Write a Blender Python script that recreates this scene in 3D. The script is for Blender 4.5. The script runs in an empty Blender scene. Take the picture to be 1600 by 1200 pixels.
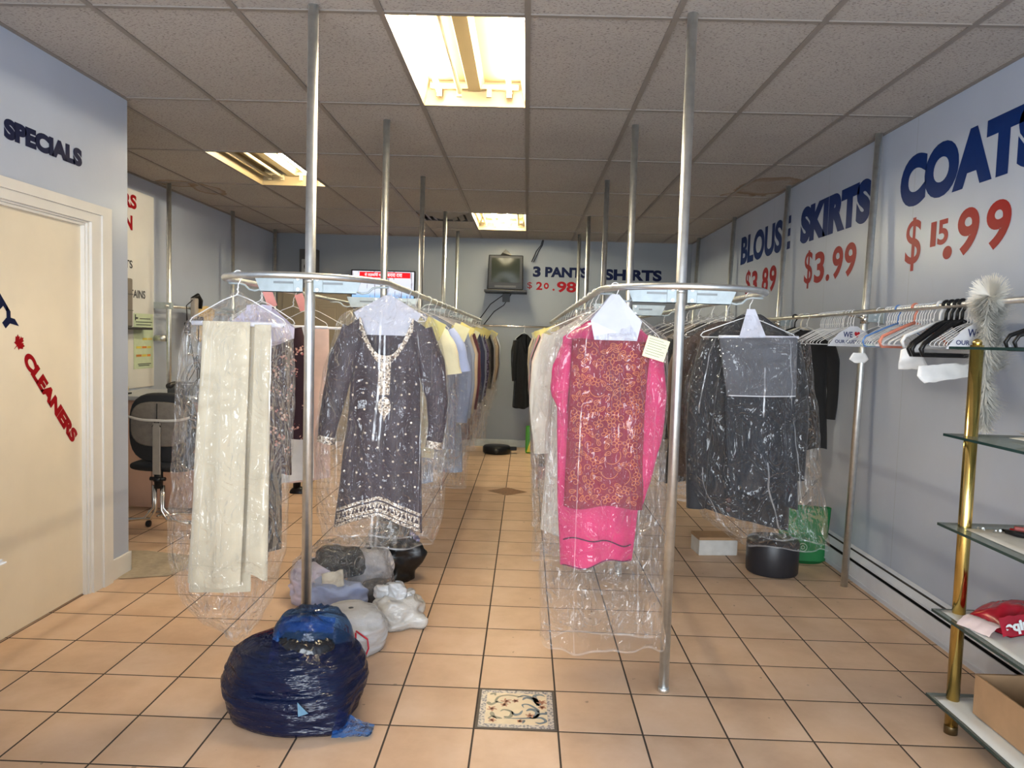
import bpy, bmesh, math, random
from mathutils import Vector, Matrix, noise
PI = math.pi
sc = bpy.context.scene
COL = sc.collection

# ------------------------------------------------------------------ camera
cd = bpy.data.cameras.new('camera'); cam = bpy.data.objects.new('camera', cd); COL.objects.link(cam)
Rv, Uv, Fv = Vector((0.999375, 0.019391, 0.029551)), Vector((-0.030704, 0.062147, 0.997595)), Vector((-0.017508, 0.997879, -0.062704))
cam.matrix_world = Matrix(((Rv.x, Uv.x, -Fv.x, 0), (Rv.y, Uv.y, -Fv.y, 0), (Rv.z, Uv.z, -Fv.z, 1.5), (0, 0, 0, 1)))
cd.sensor_width = 36; cd.lens = 1147.68/1600*36; cd.clip_start = 0.05
sc.camera = cam

# ------------------------------------------------------------------ view, world, daylight
sc.view_settings.view_transform = 'Standard'; sc.view_settings.look = 'None'
sc.view_settings.gamma = 1; sc.view_settings.use_curve_mapping = False
sc.view_settings.exposure = 0.75
sc.cycles.transparent_max_bounces = 48
w = bpy.data.worlds.new('world'); sc.world = w; w.use_nodes = True
w.node_tree.nodes['Background'].inputs[0].default_value = (0.80, 0.90, 1.0, 1)
w.node_tree.nodes['Background'].inputs[1].default_value = 1.0

def area_light(name, loc, rot, sx, sy, power, color):
    l = bpy.data.lights.new(name, 'AREA'); l.shape = 'RECTANGLE'; l.size = sx; l.size_y = sy; l.energy = power; l.color = color
    o = bpy.data.objects.new(name, l); o.location = loc; o.rotation_euler = rot; COL.objects.link(o); return o
# daylight through the shop window behind the camera
DAY = area_light('daylight', (-0.1, -2.35, 1.45), (PI/2, 0, 0), 4.2, 2.3, 215, (0.84, 0.92, 1.0))

# ------------------------------------------------------------------ mesh helpers
class MB:
    def __init__(s): s.v = []; s.f = []
    def add(s, vs, fs):
        b = len(s.v); s.v += [tuple(v) for v in vs]; s.f += [tuple(b+i for i in f) for f in fs]; return s
    def box(s, x0, x1, y0, y1, z0, z1):
        v = [(x, y, z) for z in (z0, z1) for y in (y0, y1) for x in (x0, x1)]
        return s.add(v, [(0, 2, 3, 1), (4, 5, 7, 6), (0, 1, 5, 4), (2, 6, 7, 3), (0, 4, 6, 2), (1, 3, 7, 5)])
    def tube(s, path, r, n=8, closed=False, cap=True):
        path = [Vector(p) for p in path]; m = len(path)
        rs = r if isinstance(r, (list, tuple)) else [r]*m
        vs = []; up = None
        for i, p in enumerate(path):
            a = path[(i-1) % m] if (closed or i > 0) else p
            b = path[(i+1) % m] if (closed or i < m-1) else p
            t = (b-a).normalized() if (b-a).length > 1e-9 else Vector((0, 0, 1))
            if up is None: up = t.orthogonal().normalized()
            up = (up - t*up.dot(t))
            up = up.normalized() if up.length > 1e-6 else t.orthogonal().normalized()
            q = t.cross(up)
            for k in range(n):
                an = 2*PI*k/n; vs.append(p + (up*math.cos(an)+q*math.sin(an))*rs[i])
        fs = []
        for i in range(m if closed else m-1):
            for k in range(n):
                j = (i+1) % m; fs.append((i*n+k, i*n+(k+1) % n, j*n+(k+1) % n, j*n+k))
        if cap and not closed: fs += [tuple(range(n-1, -1, -1)), tuple((m-1)*n+k for k in range(n))]
        return s.add(vs, fs)
    def lathe(s, prof, n=24, c=(0, 0, 0), cap=True):
        vs = [(c[0]+r*math.cos(2*PI*k/n), c[1]+r*math.sin(2*PI*k/n), c[2]+z) for r, z in prof for k in range(n)]
        fs = [(i*n+k, i*n+(k+1) % n, (i+1)*n+(k+1) % n, (i+1)*n+k) for i in range(len(prof)-1) for k in range(n)]
        if cap: fs += [tuple(range(n-1, -1, -1)), tuple((len(prof)-1)*n+k for k in range(n))]
        return s.add(vs, fs)
    def grid(s, fn, nu, nv, wrap=False):
        vs = [fn(i/nu, j/nv) for j in range(nv+1) for i in range(nu+(0 if wrap else 1))]
        W = nu if wrap else nu+1
        return s.add(vs, [(j*W+i, j*W+(i+1) % W, (j+1)*W+(i+1) % W, (j+1)*W+i) for j in range(nv) for i in range(nu)])
    def prism(s, poly, fn, d):
        n = len(poly); a = [Vector(fn(x, y, 0)) for x, y in poly]; b = [Vector(fn(x, y, d)) for x, y in poly]
        return s.add(a+b, [tuple(range(n)), tuple(range(2*n-1, n-1, -1))]+[(i, (i+1) % n, n+(i+1) % n, n+i) for i in range(n)])
    def move(s, dx=0, dy=0, dz=0): s.v = [(x+dx, y+dy, z+dz) for x, y, z in s.v]; return s
    def xf(s, m): s.v = [tuple(m @ Vector(v)) for v in s.v]; return s
    def build(s, name, mat, parent=None, smooth=False, bevel=0, loc=None, solid=0, recalc=True):
        me = bpy.data.meshes.new(name); me.from_pydata(s.v, [], s.f); me.update()
        if recalc:
            bm = bmesh.new(); bm.from_mesh(me); bmesh.ops.recalc_face_normals(bm, faces=bm.faces); bm.to_mesh(me); bm.free()
        if smooth: me.polygons.foreach_set('use_smooth', [True]*len(me.polygons))
        return link(name, me, mat, parent, bevel, loc, solid)
def link(name, me, mat, parent=None, bevel=0, loc=None, solid=0):
    o = bpy.data.objects.new(name, me); COL.objects.link(o)
    if mat is not None: me.materials.append(mat)
    if parent: o.parent = parent
    if loc: o.location = loc
    if solid:
        md = o.modifiers.new('s', 'SOLIDIFY'); md.thickness = solid; md.offset = 0
    if bevel:
        md = o.modifiers.new('b', 'BEVEL'); md.width = bevel; md.segments = 2; md.limit_method = 'ANGLE'; md.angle_limit = math.radians(40)
    return o
def thing(name, label, cat, loc=(0, 0, 0), rz=0, group=None):
    o = bpy.data.objects.new(name, None); COL.objects.link(o); o.location = loc; o.rotation_euler = (0, 0, rz); o.empty_display_size = .05
    return tag(o, label, cat, group)
def tag(o, label, cat, group=None, kind=None):
    o['label'] = label; o['category'] = cat
    if group: o['group'] = group
    if kind: o['kind'] = kind
    return o
def struct(o): o['kind'] = 'structure'; return o
def lab(o, label): o['label'] = label; return o
def lin(tab):
    def f(z):
        if z <= tab[0][0]: return tab[0][1]
        for (a, va), (b, vb) in zip(tab, tab[1:]):
            if z <= b:
                t = (z-a)/(b-a) if b > a else 0; t = t*t*(3-2*t)*.5+t*.5
                return va+(vb-va)*t
        return tab[-1][1]
    return f
def nz(x, y, z): return noise.noise(Vector((x, y, z)))
def ridge(x, y, z): return 1-2*abs(noise.noise(Vector((x, y, z))))

# ------------------------------------------------------------------ material helpers
MATS = {}
class NT:
    def __init__(s, name):
        s.m = bpy.data.materials.new(name); s.m.use_nodes = True; s.t = s.m.node_tree; s.t.nodes.clear(); s.out = s.n('ShaderNodeOutputMaterial')
    def n(s, ty, **kw):
        o = s.t.nodes.new(ty)
        for k, v in kw.items(): setattr(o, k, v)
        return o
    def l(s, a, b): s.t.links.new(a, b)
    def val(s, a, sock):
        if hasattr(a, 'is_linked') or hasattr(a, 'links'): s.l(a, sock)
        else: sock.default_value = a
    def math(s, op, a, b=0.0, c=None):
        o = s.n('ShaderNodeMath', operation=op); s.val(a, o.inputs[0]); s.val(b, o.inputs[1])
        if c is not None: s.val(c, o.inputs[2])
        return o.outputs[0]
    def mix(s, f, a, b):
        o = s.n('ShaderNodeMix', data_type='RGBA'); s.val(f, o.inputs['Factor'])
        s.val(a, o.inputs[6]); s.val(b, o.inputs[7]); return o.outputs[2]
    def noise(s, vec, scale, detail=4, rough=.55):
        o = s.n('ShaderNodeTexNoise'); s.l(vec, o.inputs['Vector']); o.inputs['Scale'].default_value = scale
        o.inputs['Detail'].default_value = detail; o.inputs['Roughness'].default_value = rough; return o.outputs['Fac']
    def ramp(s, f, stops):
        o = s.n('ShaderNodeValToRGB'); s.l(f, o.inputs[0]); e = o.color_ramp.elements
        while len(e) < len(stops): e.new(.5)
        for q, (p, c) in zip(e, stops): q.position = p; q.color = (*c, 1) if len(c) == 3 else c
        return o.outputs[0]
    def obj(s, scale=(1, 1, 1)):
        t = s.n('ShaderNodeTexCoord'); m = s.n('ShaderNodeMapping'); m.inputs['Scale'].default_value = scale
        s.l(t.outputs['Object'], m.inputs['Vector']); return m.outputs[0]
    def bump(s, h, strength=.3, dist=.01):
        o = s.n('ShaderNodeBump'); o.inputs['Strength'].default_value = strength; o.inputs['Distance'].default_value = dist
        s.l(h, o.inputs['Height']); return o.outputs[0]
    def bsdf(s, color=None, rough=.5, metal=0, normal=None, **kw):
        b = s.n('ShaderNodeBsdfPrincipled')
        if color is not None: s.val(color if not isinstance(color, tuple) else (*color[:3], 1), b.inputs['Base Color'])
        s.val(rough, b.inputs['Roughness']); s.val(metal, b.inputs['Metallic'])
        if normal is not None: s.l(normal, b.inputs['Normal'])
        for k, v in kw.items(): s.val(v, b.inputs[k.replace('_', ' ')])
        return b
    def done(s, b): s.l(b.outputs[0], s.out.inputs['Surface']); return s.m
def plain(name, c, rough=.5, metal=0, var=.06, scale=18, bump=0, bscale=120, **kw):
    if name in MATS: return MATS[name]
    t = NT(name); v = t.obj(); f = t.noise(v, scale)
    lo = tuple(max(0, x*(1-var)) for x in c); hi = tuple(min(1, x*(1+var)) for x in c)
    col = t.ramp(f, [(.3, lo), (.7, hi)])
    nrm = t.bump(t.noise(v, bscale, 2), bump, .003) if bump else None
    MATS[name] = t.done(t.bsdf(col, rough, metal, nrm, **kw)); return MATS[name]
def fabric(name, c, var=.12, rough=.85):
    return plain('fabric_'+name, c, rough, 0, var, 9, .35, 260, Sheen_Weight=.15)
def emit(name, c, s):
    t = NT(name); e = t.n('ShaderNodeEmission'); e.inputs[0].default_value = (*c, 1); e.inputs[1].default_value = s
    return t.done(e)
def crease(t, scale, p=3.0, dist=0.0):
    v = t.obj(scale); n = t.n('ShaderNodeTexNoise'); t.l(v, n.inputs['Vector']); n.inputs['Scale'].default_value = 1; n.inputs['Detail'].default_value = 2.5; n.inputs['Distortion'].default_value = dist
    a = t.math('ABSOLUTE', t.math('MULTIPLY_ADD', n.outputs['Fac'], 2.0, -1.0)); return t.math('POWER', t.math('SUBTRACT', 1.0, a), p)
def film_mat(name, tint=(.985, .985, .985), haze=.010, edge=.34, hazecol=(.85, .86, .88), sc_=(15, 15, 2.0), rough=.045, bstr=1.0, f0=.04):
    t = NT(name); c1 = crease(t, sc_, 7, .5); c2 = crease(t, (9, 9, 7), 9, 1.2); c3 = crease(t, (40, 40, 14), 3)
    nr = t.bump(t.math('ADD', t.math('ADD', c1, t.math('MULTIPLY', c2, .8)), t.math('MULTIPLY', c3, .10)), bstr, .022)
    tr = t.n('ShaderNodeBsdfTransparent'); tr.inputs[0].default_value = (*tint, 1)
    gl = t.n('ShaderNodeBsdfGlossy'); gl.inputs['Roughness'].default_value = rough; gl.inputs[0].default_value = (1, 1, 1, 1); t.l(nr, gl.inputs['Normal'])
    df = t.n('ShaderNodeBsdfDiffuse'); df.inputs[0].default_value = (*hazecol, 1)
    lw = t.n('ShaderNodeLayerWeight'); lw.inputs['Blend'].default_value = .25; t.l(nr, lw.inputs['Normal'])
    gf = t.math('MULTIPLY_ADD', t.math('POWER', lw.outputs['Fresnel'], 1.3), edge, f0)
    m1 = t.n('ShaderNodeMixShader'); t.l(t.math('MULTIPLY_ADD', t.math('ADD', c1, c2), haze*1.6, haze), m1.inputs[0]); t.l(tr.outputs[0], m1.inputs[1]); t.l(df.outputs[0], m1.inputs[2])
    m2 = t.n('ShaderNodeMixShader'); t.l(gf, m2.inputs[0]); t.l(m1.outputs[0], m2.inputs[1]); t.l(gl.outputs[0], m2.inputs[2])
    return t.done(m2)
def fold_mat():
    t = NT('film_fold'); tr = t.n('ShaderNodeBsdfTransparent'); gl = t.n('ShaderNodeBsdfGlossy'); gl.inputs['Roughness'].default_value = .22
    df = t.n('ShaderNodeBsdfDiffuse'); df.inputs[0].default_value = (.9, .9, .92, 1)
    a = t.n('ShaderNodeMixShader'); a.inputs[0].default_value = .12; b = t.n('ShaderNodeMixShader'); b.inputs[0].default_value = .09
    t.l(tr.outputs[0], a.inputs[1]); t.l(df.outputs[0], a.inputs[2]); t.l(a.outputs[0], b.inputs[1]); t.l(gl.outputs[0], b.inputs[2]); return t.done(b)
FOLD = fold_mat()
STEEL = plain('galvanized_steel', (.74, .76, .75), .40, 1, .1, 25)
ZINC = plain('zinc_plate', (.42, .49, .52), .5, .35, .08, 30)
BRASS = plain('polished_brass', (.70, .50, .16), .16, 1, .12, 14)
CHROME = plain('chrome', (.7, .68, .64), .18, 1, .05)
BLACKPL = plain('black_plastic', (.009, .009, .010), .35, Specular_IOR_Level=.3)
DARKPL = plain('dark_plastic', (.03, .028, .026), .35)
WHITEPL = plain('white_plastic', (.75, .75, .74), .35)
WIRE = plain('white_wire', (.78, .79, .80), .35)
BARCARD = plain('white_card_tube', (.74, .75, .84), .7)
PAPER = plain('white_paper', (.56, .575, .66), .7, 0, .04)
YPAPER = plain('yellow_ticket_paper', (.80, .70, .25), .75, 0, .06)
PYPAPER = plain('pale_ticket_paper', (.78, .76, .48), .75, 0, .06)
PKPAPER = plain('pink_ticket_paper', (.85, .36, .32), .75)
FILM = film_mat('clear_film')
FILM2 = film_mat('clear_film_back', haze=.007, edge=.32, rough=.06)
DARKTXT = plain('navy_vinyl', (.003, .007, .040), .5, Specular_IOR_Level=.12)
BLUETXT = plain('blue_vinyl', (.003, .022, .125), .35, Specular_IOR_Level=.12)
REDTXT = plain('red_vinyl', (.27, .003, .007), .35, Specular_IOR_Level=.14)
BLACKTXT = plain('black_vinyl', (.02, .02, .025), .4)
CREAMP = plain('cream_paint', (.74, .66, .52), .38, 0, .05, 3)
TRIMP = plain('white_trim_paint', (.68, .66, .62), .4, 0, .04, 5)
WOOD = plain('honey_wood', (.42, .22, .06), .35, 0, .25, 6)
CARDB = plain('cardboard', (.38, .23, .12), .8, 0, .08, 12)

def wall_mat(name, seam_axis=None, seam0=0, pitch=1.22, c=(.405, .46, .57)):
    t = NT(name); v = t.obj(); f = t.noise(v, 1.6, 5)
    col = t.ramp(f, [(.3, tuple(x*.95 for x in c)), (.7, tuple(min(1, x*1.04) for x in c))])
    sm = t.noise(t.obj((1, 1, .5)), 3.1, 6, .7)
    col = t.mix(t.ramp(sm, [(.66, (0, 0, 0)), (.78, (.25, .25, .25))]), col, (c[0]*.72, c[1]*.70, c[2]*.68, 1))
    if seam_axis:
        s = t.n('ShaderNodeSeparateXYZ'); t.l(v, s.inputs[0])
        q = t.math('FRACT', t.math('DIVIDE', t.math('SUBTRACT', s.outputs[seam_axis], seam0), pitch))
        q = t.math('LESS_THAN', q, .0035)
        col = t.mix(t.math('MULTIPLY', q, .6), col, (.25, .26, .30, 1))
    nr = t.bump(t.noise(v, 45, 3), .08, .006)
    return t.done(t.bsdf(col, .33, 0, nr))
WALL = wall_mat('blue_grey_wall_paint')
WALLR = wall_mat('blue_grey_panel_wall_paint', 'Y', 4.32)

# ------------------------------------------------------------------ text
def text_mesh(body, bold=.018, space=1.0):
    cu = bpy.data.curves.new('t', 'FONT'); cu.body = body; cu.size = 1; cu.offset = bold; cu.resolution_u = 6; cu.space_character = space; cu.fill_mode = 'FRONT'
    o = bpy.data.objects.new('t', cu); COL.objects.link(o)
    dg = bpy.context.evaluated_depsgraph_get(); dg.update()
    me = bpy.data.meshes.new_from_object(o.evaluated_get(dg))
    v = [tuple(x.co) for x in me.vertices]; f = [tuple(p.vertices) for p in me.polygons]
    bpy.data.objects.remove(o); bpy.data.curves.remove(cu); bpy.data.meshes.remove(me)
    if not v: return [], []
    x0 = min(p[0] for p in v); x1 = max(p[0] for p in v); y0 = min(p[1] for p in v); y1 = max(p[1] for p in v)
    return [((p[0]-x0)/(x1-x0), (p[1]-y0)/(y1-y0)) for p in v], f
def lettering(name, pieces, mp, mat, parent, bold=.018, space=1.0, label=None, lift=.0015):
    """pieces: (text, x, z, width, height); mp maps (x, z, out) to local space"""
    mb = MB()
    for body, x, z, wd, h in pieces:
        v, f = text_mesh(body, bold if body != '$' else .006, space)
        mb.add([mp(x+p[0]*wd, z+p[1]*h, lift) for p in v], f)
    o = mb.build(name, mat, parent)
    if label: lab(o, label)
    return o

# ================================================================== THE ROOM
CEIL = 2.831; XR = 2.2; XL = -2.4; XF = -3.5; YB = 10.05; YF = -2.0; YP = 4.39
TX, TY, TT = -.1559, 3.0525, .3242          # floor tile grid
GX, GY = -.0347, 3.1347                     # ceiling grid
# floor
t = NT('terracotta_floor_tile'); v = t.obj(); s = t.n('ShaderNodeSeparateXYZ'); t.l(v, s.inputs[0])
u_ = t.math('DIVIDE', t.math('SUBTRACT', s.outputs[0], TX), TT); v_ = t.math('DIVIDE', t.math('SUBTRACT', s.outputs[1], TY), TT)
du = t.math('ABSOLUTE', t.math('SUBTRACT', t.math('FRACT', t.math('ADD', u_, .5)), .5)); dv = t.math('ABSOLUTE', t.math('SUBTRACT', t.math('FRACT', t.math('ADD', v_, .5)), .5))
d = t.math('MINIMUM', du, dv)
g = t.math('LESS_THAN', d, .0115)
cb = t.n('ShaderNodeCombineXYZ'); t.l(t.math('FLOOR', u_), cb.inputs[0]); t.l(t.math('FLOOR', v_), cb.inputs[1])
wn = t.n('ShaderNodeTexWhiteNoise', noise_dimensions='2D'); t.l(cb.outputs[0], wn.inputs['Vector'])
ad = t.n('ShaderNodeVectorMath', operation='MULTIPLY_ADD'); t.l(wn.outputs['Color'], ad.inputs[0]); ad.inputs[1].default_value = (9, 9, 9); t.l(v, ad.inputs[2])
n1 = t.noise(ad.outputs[0], 3.4, 5, .6); n2 = t.noise(ad.outputs[0], 40, 3)
c1 = t.ramp(n1, [(.32, (.56, .365, .235)), (.5, (.66, .455, .305)), (.68, (.73, .53, .38))])
c1 = t.mix(t.math('MULTIPLY', wn.outputs['Value'], .35), c1, (.66, .46, .31, 1))
c1 = t.mix(t.math('MULTIPLY', n2, .12), c1, (.40, .27, .18, 1))
spk = t.math('GREATER_THAN', t.noise(v, 22, 2, .4), .765)
c1 = t.mix(t.math('MULTIPLY', spk, .55), c1, (.16, .11, .08, 1))
col = t.mix(g, c1, (.062, .046, .036, 1))
hgt = t.math('SUBTRACT', 1.0, t.math('MULTIPLY', t.math('SUBTRACT', 1.0, t.math('MINIMUM', t.math('MULTIPLY', d, 45), 1.0)), 1.0))
nr = t.bump(t.math('ADD', hgt, t.math('MULTIPLY', n2, .06)), .35, .004)
rg = t.math('ADD', t.math('MULTIPLY', g, .4), t.math('MULTIPLY_ADD', n1, .2, .36))
FLOORM = t.done(t.bsdf(col, rg, 0, nr, Specular_IOR_Level=.3))
mb = MB(); mb.add([(-3.7, YF-.1, 0), (2.4, YF-.1, 0), (2.4, YB+.1, 0), (-3.7, YB+.1, 0), (-3.7, YF-.1, -.08), (2.4, YF-.1, -.08), (2.4, YB+.1, -.08), (-3.7, YB+.1, -.08)],
                  [(0, 1, 2, 3), (7, 6, 5, 4), (0, 4, 5, 1), (1, 5, 6, 2), (2, 6, 7, 3), (3, 7, 4, 0)])
struct(mb.build('floor', FLOORM))

# ceiling: lay-in panels with holes for the fixtures and the vent
t = NT('fissured_ceiling_panel'); v = t.obj((1, 2.2, 1)); f = t.noise(v, 75, 2, .5)
hole = t.ramp(f, [(.36, (0, 0, 0)), (.41, (1, 1, 1))])
base = t.ramp(t.noise(t.obj(), 1.1, 3), [(.3, (.36, .335, .315)), (.7, (.41, .385, .362))])
col = t.mix(hole, (.17, .15, .14, 1), base)
s = t.n('ShaderNodeTexCoord')
def stain(cx, cy, sx, sy, edge):
    m = t.n('ShaderNodeMapping'); m.inputs['Location'].default_value = (-cx/sx, -cy/sy, 0); m.inputs['Scale'].default_value = (1/sx, 1/sy, 0)
    t.l(s.outputs['Object'], m.inputs[0]); ln = t.n('ShaderNodeVectorMath', operation='LENGTH'); t.l(m.outputs[0], ln.inputs[0])
    wob = t.math('MULTIPLY_ADD', t.noise(t.obj(), 7, 3), .7, -.35)
    dd = t.math('ADD', ln.outputs['Value'], wob)
    return t.ramp(dd, [(.25, (.35,)*3), (.62, (.22,)*3), (.84, (.85,)*3), (.95, (1,)*3), (1.0, (0,)*3)])
for a in ((2.0, 6.35, .26, .38, 0), (1.86, 6.72, .16, .12, 0), (-3.28, 6.86, .20, .16, 0), (-3.1, 7.1, .14, .3, 0)):
    col = t.mix(t.math('MULTIPLY', stain(*a), .8), col, (.20, .125, .06, 1))
nr = t.bump(f, .5, .004)
CEILM = t.done(t.bsdf(col, .9, 0, nr))
FIX = {(0, -4): 'front', (-1, 0): 'near', (-4, 2): 'left', (-1, 4): 'far'}  # front cell holds the added, unseen light
mb = MB(); cells = []
for i in range(-6, 5):
    for j in range(-5, 7):
        x0, x1 = max(GX+.61*i, -3.62), min(GX+.61*(i+1), XR+.02); y0, y1 = max(GY+1.22*j, YF-.02), min(GY+1.22*(j+1), YB+.02)
        if x1 <= x0 or y1 <= y0 or (i, j) in FIX: continue
        if (i, j) == (-2, 4):                      # half cell: the air vent
            y0 = GY+1.22*j+.61
        z = CEIL+.006
        mb.add([(x0, y0, z), (x1, y0, z), (x1, y1, z), (x0, y1, z)], [(3, 2, 1, 0)])
# roof slab above the panels
mb.box(-3.7, 2.4, YF-.1, YB+.1, CEIL+.26, CEIL+.30)
ceiling = struct(mb.build('ceiling', CEILM))
GRIDM = plain('ceiling_grid_metal', (.22, .195, .175), .5, 0, .06, 9)
mb = MB()
for i in range(-6, 5):
    x = GX+.61*i
    if -3.6 < x < XR: mb.box(x-.0125, x+.0125, YF, YB, CEIL, CEIL+.02)
for j in range(-5, 7):
    y = GY+1.22*j
    if YF < y < YB: mb.box(-3.6, XR, y-.0115, y+.0115, CEIL+.001, CEIL+.02)
x = GX-.61*2; mb.box(x, x+.61, GY+1.22*4.5-.012, GY+1.22*4.5+.012, CEIL+.001, CEIL+.02)
mb.box(XR-.02, XR, YF, YB, CEIL-.001, CEIL+.02); mb.box(-3.6, XR, YB-.02, YB, CEIL-.001, CEIL+.02)
mb.box(XL, XL+.02, YF, YP, CEIL-.001, CEIL+.02); mb.box(XF, XF+.03, YP, YB, CEIL-.001, CEIL+.02)
struct(mb.build('trim_1', GRIDM))

# walls
wr = struct(MB().box(XR, XR+.12, YF-.1, YB+.1, 0, CEIL+.3).build('wall_right', WALLR))
wb = struct(MB().box(-3.7, 2.4, YB, YB+.12, 0, CEIL+.3).build('wall_back', wall_mat('shade_darkened_wall_paint', c=(.20, .22, .25))))  # wall paint darkened to put the back wall's shade into its colour
wf = struct(MB().box(XF-.12, XF, 4.2, YB+.1, 0, CEIL+.3).build('wall_far_left', WALL))
DY0, DY1, DZ = 3.07, 3.985, 2.052
mb = MB()
mb.box(XL-.10, XL, YF-.1, DY0-.03, 0, CEIL+.01); mb.box(XL-.10, XL, DY1+.03, YP, 0, CEIL+.01); mb.box(XL-.10, XL, DY0-.03, DY1+.03, DZ+.03, CEIL+.01)
mb.box(XF, XL-.10, YP-.10, YP, 0, CEIL+.01)
wl = struct(mb.build('wall_left', WALL))
# front wall with the shop window behind the camera
mb = MB()
mb.box(-3.7, 2.4, YF-.12, YF, 0, .28); mb.box(-3.7, 2.4, YF-.12, YF, 2.62, CEIL+.3); mb.box(-3.7, -2.3, YF-.12, YF, .28, 2.62); mb.box(2.05, 2.4, YF-.12, YF, .28, 2.62)
struct(mb.build('wall_front', WALL))
mb = MB()
for x in (-2.3, -.85, .6, 2.0): mb.box(x, x+.05, YF-.09, YF-.03, .28, 2.62)
mb.box(-2.3, 2.05, YF-.09, YF-.03, .28, .33); mb.box(-2.3, 2.05, YF-.09, YF-.03, 2.57, 2.62); mb.box(-2.3, 2.05, YF-.09, YF-.03, 1.95, 1.99)
struct(mb.build('window_1', plain('window_frame_metal', (.5, .5, .5), .4, .6)))
# baseboards
mb = MB(); mb.box(XL, XL+.014, 4.185, YP+.012, 0, .125); mb.box(XL-.1, XL+.014, YP, YP+.014, 0, .125); mb.box(XL, XL+.014, YF, DY0-.2, 0, .125)
struct(mb.build('baseboard_left', TRIMP, bevel=.004))
mb = MB(); mb.box(-3.49, 2.19, YB-.014, YB, 0, .10)
struct(mb.build('baseboard_back', plain('grey_green_baseboard', (.42, .47, .49), .4)))

# cream door with its frame
dr = MB().box(XL-.065, XL-.03, DY0, DY1, .008, DZ).build('door_1', CREAMP); struct(dr)
mb = MB()
for y0, y1 in ((DY1, DY1+.03), (DY0-.03, DY0)): mb.box(XL-.10, XL+.002, y0, y1, 0, DZ+.03)
mb.box(XL-.10, XL+.002, DY0, DY1, DZ, DZ+.03)
mb.box(XL-.03, XL-.008, DY1-.012, DY1-.0005, 0, DZ-.014); mb.box(XL-.03, XL-.008, DY0, DY1, DZ-.014, DZ-.0005)
def casing(o0, o1, th):           # mitred frame: o0..o1 outwards from the opening, th proud of the wall
    P = [(DY0-o0, 0), (DY0-o0, DZ+o0*.55), (DY1+o0, DZ+o0*.55), (DY1+o0, 0)]; Q = [(DY0-o1, 0), (DY0-o1, DZ+o1*.55), (DY1+o1, DZ+o1*.55), (DY1+o1, 0)]
    for k in range(3):
        q = [P[k], P[k+1], Q[k+1], Q[k]]; v = [(XL+.0005, y, z) for y, z in q]+[(XL+th, y, z) for y, z in q]
        mb.add(v, [(0, 1, 2, 3), (7, 6, 5, 4), (0, 4, 5, 1), (1, 5, 6, 2), (2, 6, 7, 3), (3, 7, 4, 0)])
casing(.018, .105, .016); casing(.105, .195, .026)
struct(mb.build('trim_2', TRIMP))

wx, wz = (.64, -.768), (.768, .64)
def dmap(a, b, o): return (XL-.03+o, a*wx[0]+b*wz[0], a*wx[1]+b*wz[1])
lettering('lettering', [('ITY', .85, 3.548, .237, .078)], dmap, DARKTXT, dr, .07, label='navy letters slanting down the cream door')
lettering('lettering', [('CLEANERS', 1.222, 3.536, .604, .072)], dmap, REDTXT, dr, .07, label='red word slanting down the cream door')
LEAF = [(0, -.5), (.02, -.5), (.03, -.22), (.30, -.27), (.26, -.16), (.48, .05), (.40, .10), (.45, .27), (.29, .24), (.25, .31), (.13, .18), (.18, .42), (.10, .38), (0, .5)]
LEAF = LEAF+[(-x, y) for x, y in LEAF[::-1][1:]]
mb = MB(); lc = (3.48*wx[0]+1.405*wx[1], 3.48*wz[0]+1.405*wz[1])
mb.add([dmap(lc[0]+x*.085, lc[1]+y*.085, .0015) for x, y in LEAF], [tuple(range(len(LEAF)))])
lab(mb.build('maple_leaf', REDTXT, dr), 'red maple leaf before the red word')

# panel door in the back wall
DOORB = plain('tan_door_paint', (.34, .275, .185), .45, 0, .05, 4)
db = MB().box(-3.34, -2.46, YB-.03, YB-.001, .005, 2.02).build('door_2', DOORB, bevel=.004); struct(db)
for x0, x1 in ((-3.22, -2.95), (-2.85, -2.58)):
    for z0, z1 in ((.18, .80), (.92, 1.86)):
        mb = MB()
        mb.box(x0, x1, YB-.036, YB-.029, z0, z1); mb.box(x0+.035, x1-.035, YB-.042, YB-.03, z0+.035, z1-.035)
        mb.build('door_panel', DOORB, db, bevel=.004)
h = MB(); h.tube([(-2.88, YB-.03, 1.51), (-2.88, YB-.075, 1.51), (-2.74, YB-.075, 1.505)], .012, 8).tube([(-2.88, YB-.03, 1.51), (-2.88, YB-.042, 1.51)], .03, 14)
lab(h.build('door_handle', BRASS, db, True), 'brass lever handle')
mb = MB()
for x0, x1, z0, z1 in ((-3.42, -3.34, 0, 2.10), (-2.46, -2.38, 0, 2.10), (-3.34, -2.46, 2.02, 2.10)): mb.box(x0, x1, YB-.02, YB-.001, z0, z1)
struct(mb.build('trim_3', DOORB, bevel=.003))

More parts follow.
